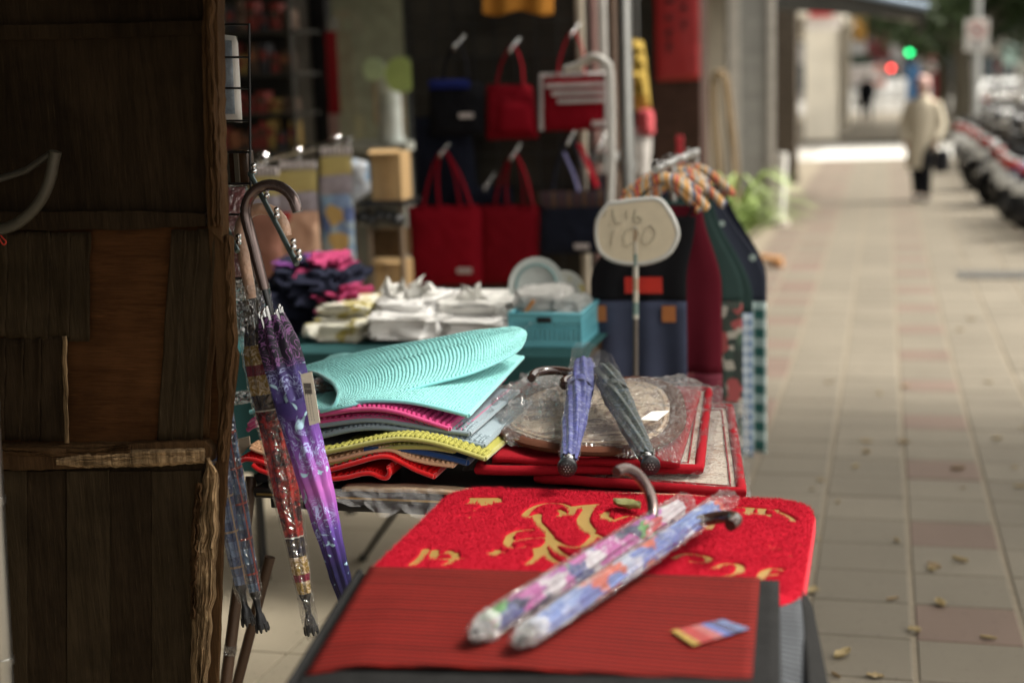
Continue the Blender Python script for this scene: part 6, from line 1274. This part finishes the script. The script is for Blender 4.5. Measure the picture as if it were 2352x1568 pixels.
# covered scooter nearest
# ================================================================== STREET FURNITURE
SPY = 24.4; px_ = pY(2243, 150, SPY); sp_ = thing('road_sign', 'white no parking sign plate with red ring on a grey pole', 'sign', (px_.x, SPY, zg(SPY)))
m = MB(); m.tube([(px_.x, SPY, zg(SPY)), (px_.x, SPY, 4.2)], .052, 14); m.build('pole', simple('galvanised', (.40, .41, .40), .5, .2), sp_, True)
a, b, c, e = rect(2218, 74, 2271, 205, SPY-.06); a, b, c, e = rect(2216, 44, 2272, 118, SPY-.07); m = MB(); m.bbox(((a+b)/2, SPY-.07, (c+e)/2), (b-a, .012, e-c), .004); pl = m.build('plate', simple('sign_white', (.66, .64, .60), .4), sp_)
cxs, czs = (a+b)/2, c+(e-c)*.64; r = (b-a)*.34
m = MB(); m.tube([(cxs+r*math.cos(k*.2094), SPY-.08, czs+r*math.sin(k*.2094)) for k in range(30)], .022, 8, closed=True, squash=.3); m.build('red_ring', simple('sign_red', (.42, .06, .06), .4), pl, True)
m = MB(); m.box((cxs, SPY-.079, czs), (r*1.9, .004, .035), Matrix.Rotation(R_(45), 3, 'Y')); m.build('red_slash', simple('sign_red', (.42, .06, .06), .4), pl)
m = MB(); m.box((cxs, SPY-.0775, czs), (r*.9, .003, r*.5)); m.build('pictogram', simple('sign_grey', (.22, .22, .24), .5), pl)
for k in range(3): m = MB(); m.box((cxs, SPY-.0785, c+(e-c)*(.10+.09*k)), ((b-a)*.62, .003, (e-c)*.04)); m.build('text_line', simple('sign_grey', (.22, .22, .24), .5), pl)
def signal(lab, px0, py0, Y, c, key):
    p_ = pY(px0, py0, Y); o = thing('traffic_signal', lab, 'traffic light', (p_.x+.35, Y, zg(Y))); m = MB(); m.tube([(p_.x+.35, Y, zg(Y)), (p_.x+.35, Y, p_.z+.5)], .06, 10); m.build('pole', STEEL, o, True)
    m = MB(); m.bbox((p_.x, Y+.02, p_.z), (.36, .2, .95), .04); m.build('housing', BLACKP, o, True); m = MB(); m.tube([(p_.x, Y+.05, p_.z), (p_.x+.35, Y, p_.z)], .03, 8); m.build('bracket', STEEL, o)
    for k, (cc, on_) in enumerate((((1, .06, .05), key == 'r'), ((.3, .2, .03), False), ((.02, .9, .25), key == 'g'))):
        zz = p_.z if on_ else p_.z+.3-.3*k
        if not on_ and abs(zz-p_.z) < .1: zz = p_.z+(.3 if key == 'g' else -.3)
        m = MB(); m.lathe([(.10, -.02), (.10, .02), (.05, .05)], (p_.x, Y-.11, zz), 14, Matrix.Rotation(R_(90), 3, 'X')); m.build('lit_lamp' if on_ else 'dark_lamp', emit('signal_'+key, cc, 2.6) if on_ else simple('unlit_lamp', (.05, .04, .03), .3), o, True)
signal('traffic signal showing green at the far junction', 2089, 121, 62, None, 'g'); signal('traffic signal showing red at the far junction', 2047, 157, 70, None, 'r')
# shop signs and boards down the street
def signboard(lab, x0, y0, x1, y1, Y, c, post=True, band=None):
    a, b, c0, e = rect(x0, y0, x1, y1, Y); o = thing('signboard', lab, 'sign', ((a+b)/2, Y, zg(Y) if post else c0)); m = MB(); m.bbox(((a+b)/2, Y, (c0+e)/2), (b-a, .15, e-c0), .02); m.build('board', simple('board_%d_%d' % (x0, y0), c, .5, 0, .12, 4), o)
    if post: m = MB(); m.tube([((a+b)/2, Y+.05, zg(Y)), ((a+b)/2, Y+.05, c0+.1)], .04, 8); m.build('post', STEEL, o)
    if band: m = MB(); m.box(((a+b)/2, Y-.085, c0+(e-c0)*.5), ((b-a)*.8, .02, (e-c0)*.3)); m.build('print', simple('band_%d_%d' % (x0, y0), band, .5), o)
    return o
for lab, x0, y0, x1, y1, Y, c, post, band in (('white shop board with red top on the corner pillar', 1852, 38, 1930, 70, 33.2, (.58, .54, .5), False, None), ('bright red shop board above the white one', 1858, 18, 1915, 38, 33.1, (.5, .02, .03), False, None), ('orange shop board under the far awning', 1960, 40, 1990, 95, 44, (.45, .24, .05), False, None), ('pink flower sign hanging in the arcade', 2000, 55, 2040, 92, 48, (.50, .25, .22), False, (.6, .5, .45)),
        ('dark red hanging board deep in the arcade', 1990, 95, 2045, 140, 52, (.22, .06, .07), False, None), ('green lettered board deep in the arcade', 1955, 125, 2000, 150, 50, (.10, .20, .14), False, None), ('white lit sign box over the black clad person', 1950, 152, 2008, 196, 58, (.68, .64, .64), True, None), ('red and white board by the arcade edge', 2005, 150, 2035, 200, 60, (.48, .2, .16), True, (.6, .6, .62)),
        ('tall blue standing sign behind the person in beige', 2082, 150, 2112, 240, 56, (.05, .16, .36), True, None), ('white poster board with red print beyond the traffic signal', 2118, 95, 2168, 165, 58, (.50, .44, .42), True, (.45, .12, .14)), ('narrow red banner beside the white poster board', 2138, 165, 2152, 235, 50, (.45, .05, .07), True, None), ('white road board with red top across the junction', 2285, 128, 2302, 178, 48, (.5, .42, .4), True, (.5, .08, .1)), ('pale green shop board across the road', 2300, 100, 2345, 150, 70, (.30, .42, .38), True, None)):
    signboard(lab, x0, y0, x1, y1, Y, c, post, band)
# parked vans and cars on the road
def car(lab, X, Y, c, van=False, rz=0):
    o = thing('parked_car', lab, 'car', (X, Y, -.34)); o.rotation_euler.z = rz; paint = simple('car_paint_%s' % lab.split()[0], c, .2, .1, .05, 3, 0, 80, .5, 0, .6); L, W_, H2 = 4.3, 1.72, 1.9 if van else 1.46
    def loc(m, nm, mt, par=o, sm=True): return m.build(nm, mt, par, sm, True)
    prof = [(-2.1, .35), (-2.15, .75), (-2.0, 1.0), (-1.75, H2*.92 if van else 1.02), (-1.2, H2 if van else H2*.97), (.3, H2), (.75, H2*.95), (1.25, 1.02), (2.0, .88), (2.12, .6), (2.1, .35)]
    m = MB(); vs = []; n = len(prof)
    for s, k in ((-.5, .86), (-.5, 1), (.5, 1), (.5, .86)):
        for y, z in prof: kk = 1 if z < 1.03 else .80; vs.append((W_*s*kk*(.97 if k < 1 else 1), y*(.985 if k < 1 else 1)*1.0, z if k == 1 else z*.985))
    m.add([(x, y, z) for x, y, z in vs], [(i*n+k, i*n+(k+1) % n, (i+1)*n+(k+1) % n, (i+1)*n+k) for i in (1,) for k in range(n)]+[tuple(range(n, 2*n)), tuple(range(2*n, 3*n))]); loc(m, 'body', paint, o, False)
    GLC = simple('car_glass', (.015, .018, .02), .05)
    for s in (-1, 1):
        m = MB(); m.box((s*W_*.415, -.3, 1.0+(H2-1.0)*.45), (.02, 2.0, (H2-1.0)*.55), Matrix.Rotation(s*.12, 3, 'Y')); loc(m, 'side_window', GLC)
        for y in (-1.35, 1.4): m = MB(); m.lathe([(.10, -.1), (.30, -.1), (.32, 0), (.30, .1), (.10, .1)], (s*W_*.46, y, .31), 18, Matrix.Rotation(R_(90), 3, 'Y')); w_ = loc(m, 'wheel', RUBBER); m = MB(); m.lathe([(.02, -.11), (.19, -.11), (.19, .11), (.02, .11)], (s*W_*.46, y, .31), 14, Matrix.Rotation(R_(90), 3, 'Y')); loc(m, 'rim', STEEL, w_)
        m = MB(); m.bbox((s*.62, -2.12, .78), (.30, .06, .18), .03); loc(m, 'tail_lamp', simple('tail_red', (.42, .02, .012), .2)); m = MB(); m.bbox((s*.62, 2.06, .74), (.34, .08, .14), .03); loc(m, 'headlamp', simple('lamp_glass', (.6, .6, .58), .1)); m = MB(); m.ball((s*.95, .75, 1.02), (.10, .06, .07), 8, 6); loc(m, 'door_mirror', paint)
    m = MB(); m.box((0, -1.92 if van else -1.55, 1.0+(H2-1.0)*.45), (1.25, .03, (H2-1.0)*.6), Matrix.Rotation(-.35 if van else -.9, 3, 'X')); loc(m, 'rear_window', GLC); m = MB(); m.box((0, -2.16, .62), (.42, .02, .15)); loc(m, 'number_plate', simple('plate_white', (.68, .68, .66), .35)); m = MB(); m.bbox((0, -2.14, .45), (1.6, .12, .2), .04); loc(m, 'bumper', BLACKP)
    return o
car('white van parked on the road past the scooters', 3.75, 34, (.72, .72, .71), True); car('silver car parked behind the white van', 3.75, 27.5, (.45, .45, .46)); car('white car waiting at the far junction', 3.9, 52, (.7, .7, .7)); car('white taxi sized car crossing the far street end', .3, 76, (.74, .73, .72), False, R_(90))
# ================================================================== TREES
BARK = NT('bark'); f = BARK.noise(8, 5, .7, vec=BARK.co((1, 1, .25))); BARK.bump(f, .8, .03); BARKM = BARK.fin(BARK.mix(f, (.05, .042, .028), (.13, .11, .075)), .9)
def leafmat(nm, a, b): t = NT(nm); n = t.noise(1.3, 3); n2 = t.noise(30, 2); return t.fin(t.mix(n2, t.mix(n, a, b), vary(a, .6)), .55)
LF = [leafmat('tree_leaf_a', (.030, .055, .016), (.075, .115, .03)), leafmat('tree_leaf_b', (.035, .06, .02), (.09, .12, .035))]
def tree(lab, X, Y, h, r, zc, R0, n, seed, mt, lean=0):
    rnd = random.Random(seed); z0 = zg(Y)-.05; o = thing('street_tree', lab, 'tree', (X, Y, z0)); m = MB()
    m.tube([(X, Y, z0), (X+.02, Y, z0+.25), (X+.05, Y, z0+1.2), (X-.02, Y+.05, z0+2.4), (X+.05, Y, z0+3.6)], [r*1.5, r*1.1, r, r*.85, r*.5], 14); m.build('trunk', BARKM, o, True)
    cl = []
    for k in range(9):
        a_ = k*2.4+rnd.uniform(-.3, .3); L = R0*rnd.uniform(.6, 1.05); e_ = Vector((X+lean+math.cos(a_)*L, Y+math.sin(a_)*L, zc+rnd.uniform(-1.0, 1.3))); b_ = Vector((X, Y, z0+rnd.uniform(1.9, 3.2))); m = MB(); m.tube(smooth_path([b_, b_.lerp(e_, .5)+Vector((0, 0, .35)), e_], 5), [r*.42-.03*i*r for i in range(11)], 8); m.build('limb', BARKM, o, True); cl += [e_, b_.lerp(e_, .7)+Vector((0, 0, .3))]
    m = MB()
    for k in range(n):
        c = rnd.choice(cl); d = Vector((rnd.gauss(0, 1), rnd.gauss(0, 1), rnd.gauss(0, .75))); d = d.normalized()*rnd.random()**.45*R0*.46; p_ = c+d; u_ = Vector((rnd.gauss(0, 1), rnd.gauss(0, 1), rnd.gauss(0, .6))).normalized(); v_ = u_.orthogonal().normalized(); s = rnd.uniform(.07, .15); q = len(m.v)
        m.v += [tuple(p_-u_*s), tuple(p_+v_*s*.5), tuple(p_+u_*s), tuple(p_-v_*s*.5)]; m.f.append((q, q+1, q+2, q+3)); m.m.append(0)
    m.build('crown', mt, o, False, kind='stuff'); return o
t1 = pY(2207, 200, 38.5); tree('street tree with thick mossy trunk behind the no parking sign', t1.x, 38.5, 6, .24, 3.7, 3.0, 26000, 1, LF[0])
t2 = pY(2165, 150, 47); tree('street tree with slim trunk further along the kerb', t2.x, 47, 6, .2, 4.0, 3.2, 22000, 2, LF[1])
tree('street tree standing by the road past the parked van', 4.2+2.4, 40, 7, .22, 5.0, 3.0, 14000, 3, LF[0])
tree('street tree far down the street beyond the junction', 2.6, 100, 8, .3, 6.0, 4.5, 14000, 4, LF[1])
tree('unseen street tree added at the kerb to shade the near pavement', 2.2, 5.8, 7, .2, 5.2, 1.9, 13000, 8, LF[0], 1.15)  # out-of-view tree added for its shade, crown shifted towards the road
# ================================================================== FALLEN LEAVES
random.seed(9)
LP = [(2050, 1378), (2100, 1450), (2270, 1468), (1920, 1555), (2010, 1555), (1935, 1508), (2205, 1290), (2145, 1302), (2212, 1122), (1925, 1155), (1965, 1074), (1990, 1015), (2075, 1018), (2200, 1080), (2060, 1245), (1885, 1105), (2080, 890), (1905, 880), (2205, 760), (1865, 1125), (2350, 985), (2343, 1120), (1880, 1240), (2330, 1075), (1990, 1040), (2290, 1010), (1850, 560), (2230, 735), (2020, 905), (1865, 1358), (2140, 1310), (2270, 880), (2160, 1390)]
for k, (a_, b_) in enumerate(LP):
    p_ = pG(a_, b_); m = MB(); L = random.uniform(.024, .058)*(1.25 if b_ > 1350 else 1); leaf_mesh(m, (0, 0, 0), L, random.uniform(0, 6.28), random.uniform(.15, .6), random.uniform(-.1, .1), random.uniform(.3, .8), k*1.7, random.choice((0, .15, .35))); zmin = min(v[2] for v in m.v); m.v = [(v[0], v[1], v[2]-zmin+.001) for v in m.v]
    o = m.build('fallen_leaf', LEAFM, None, True, solid=.0006); o.location = (p_.x, p_.y, zg(p_.y)+.002); tag(o, 'small dry yellow brown leaf on the paving', 'leaf', 'fallen leaves on the paving')
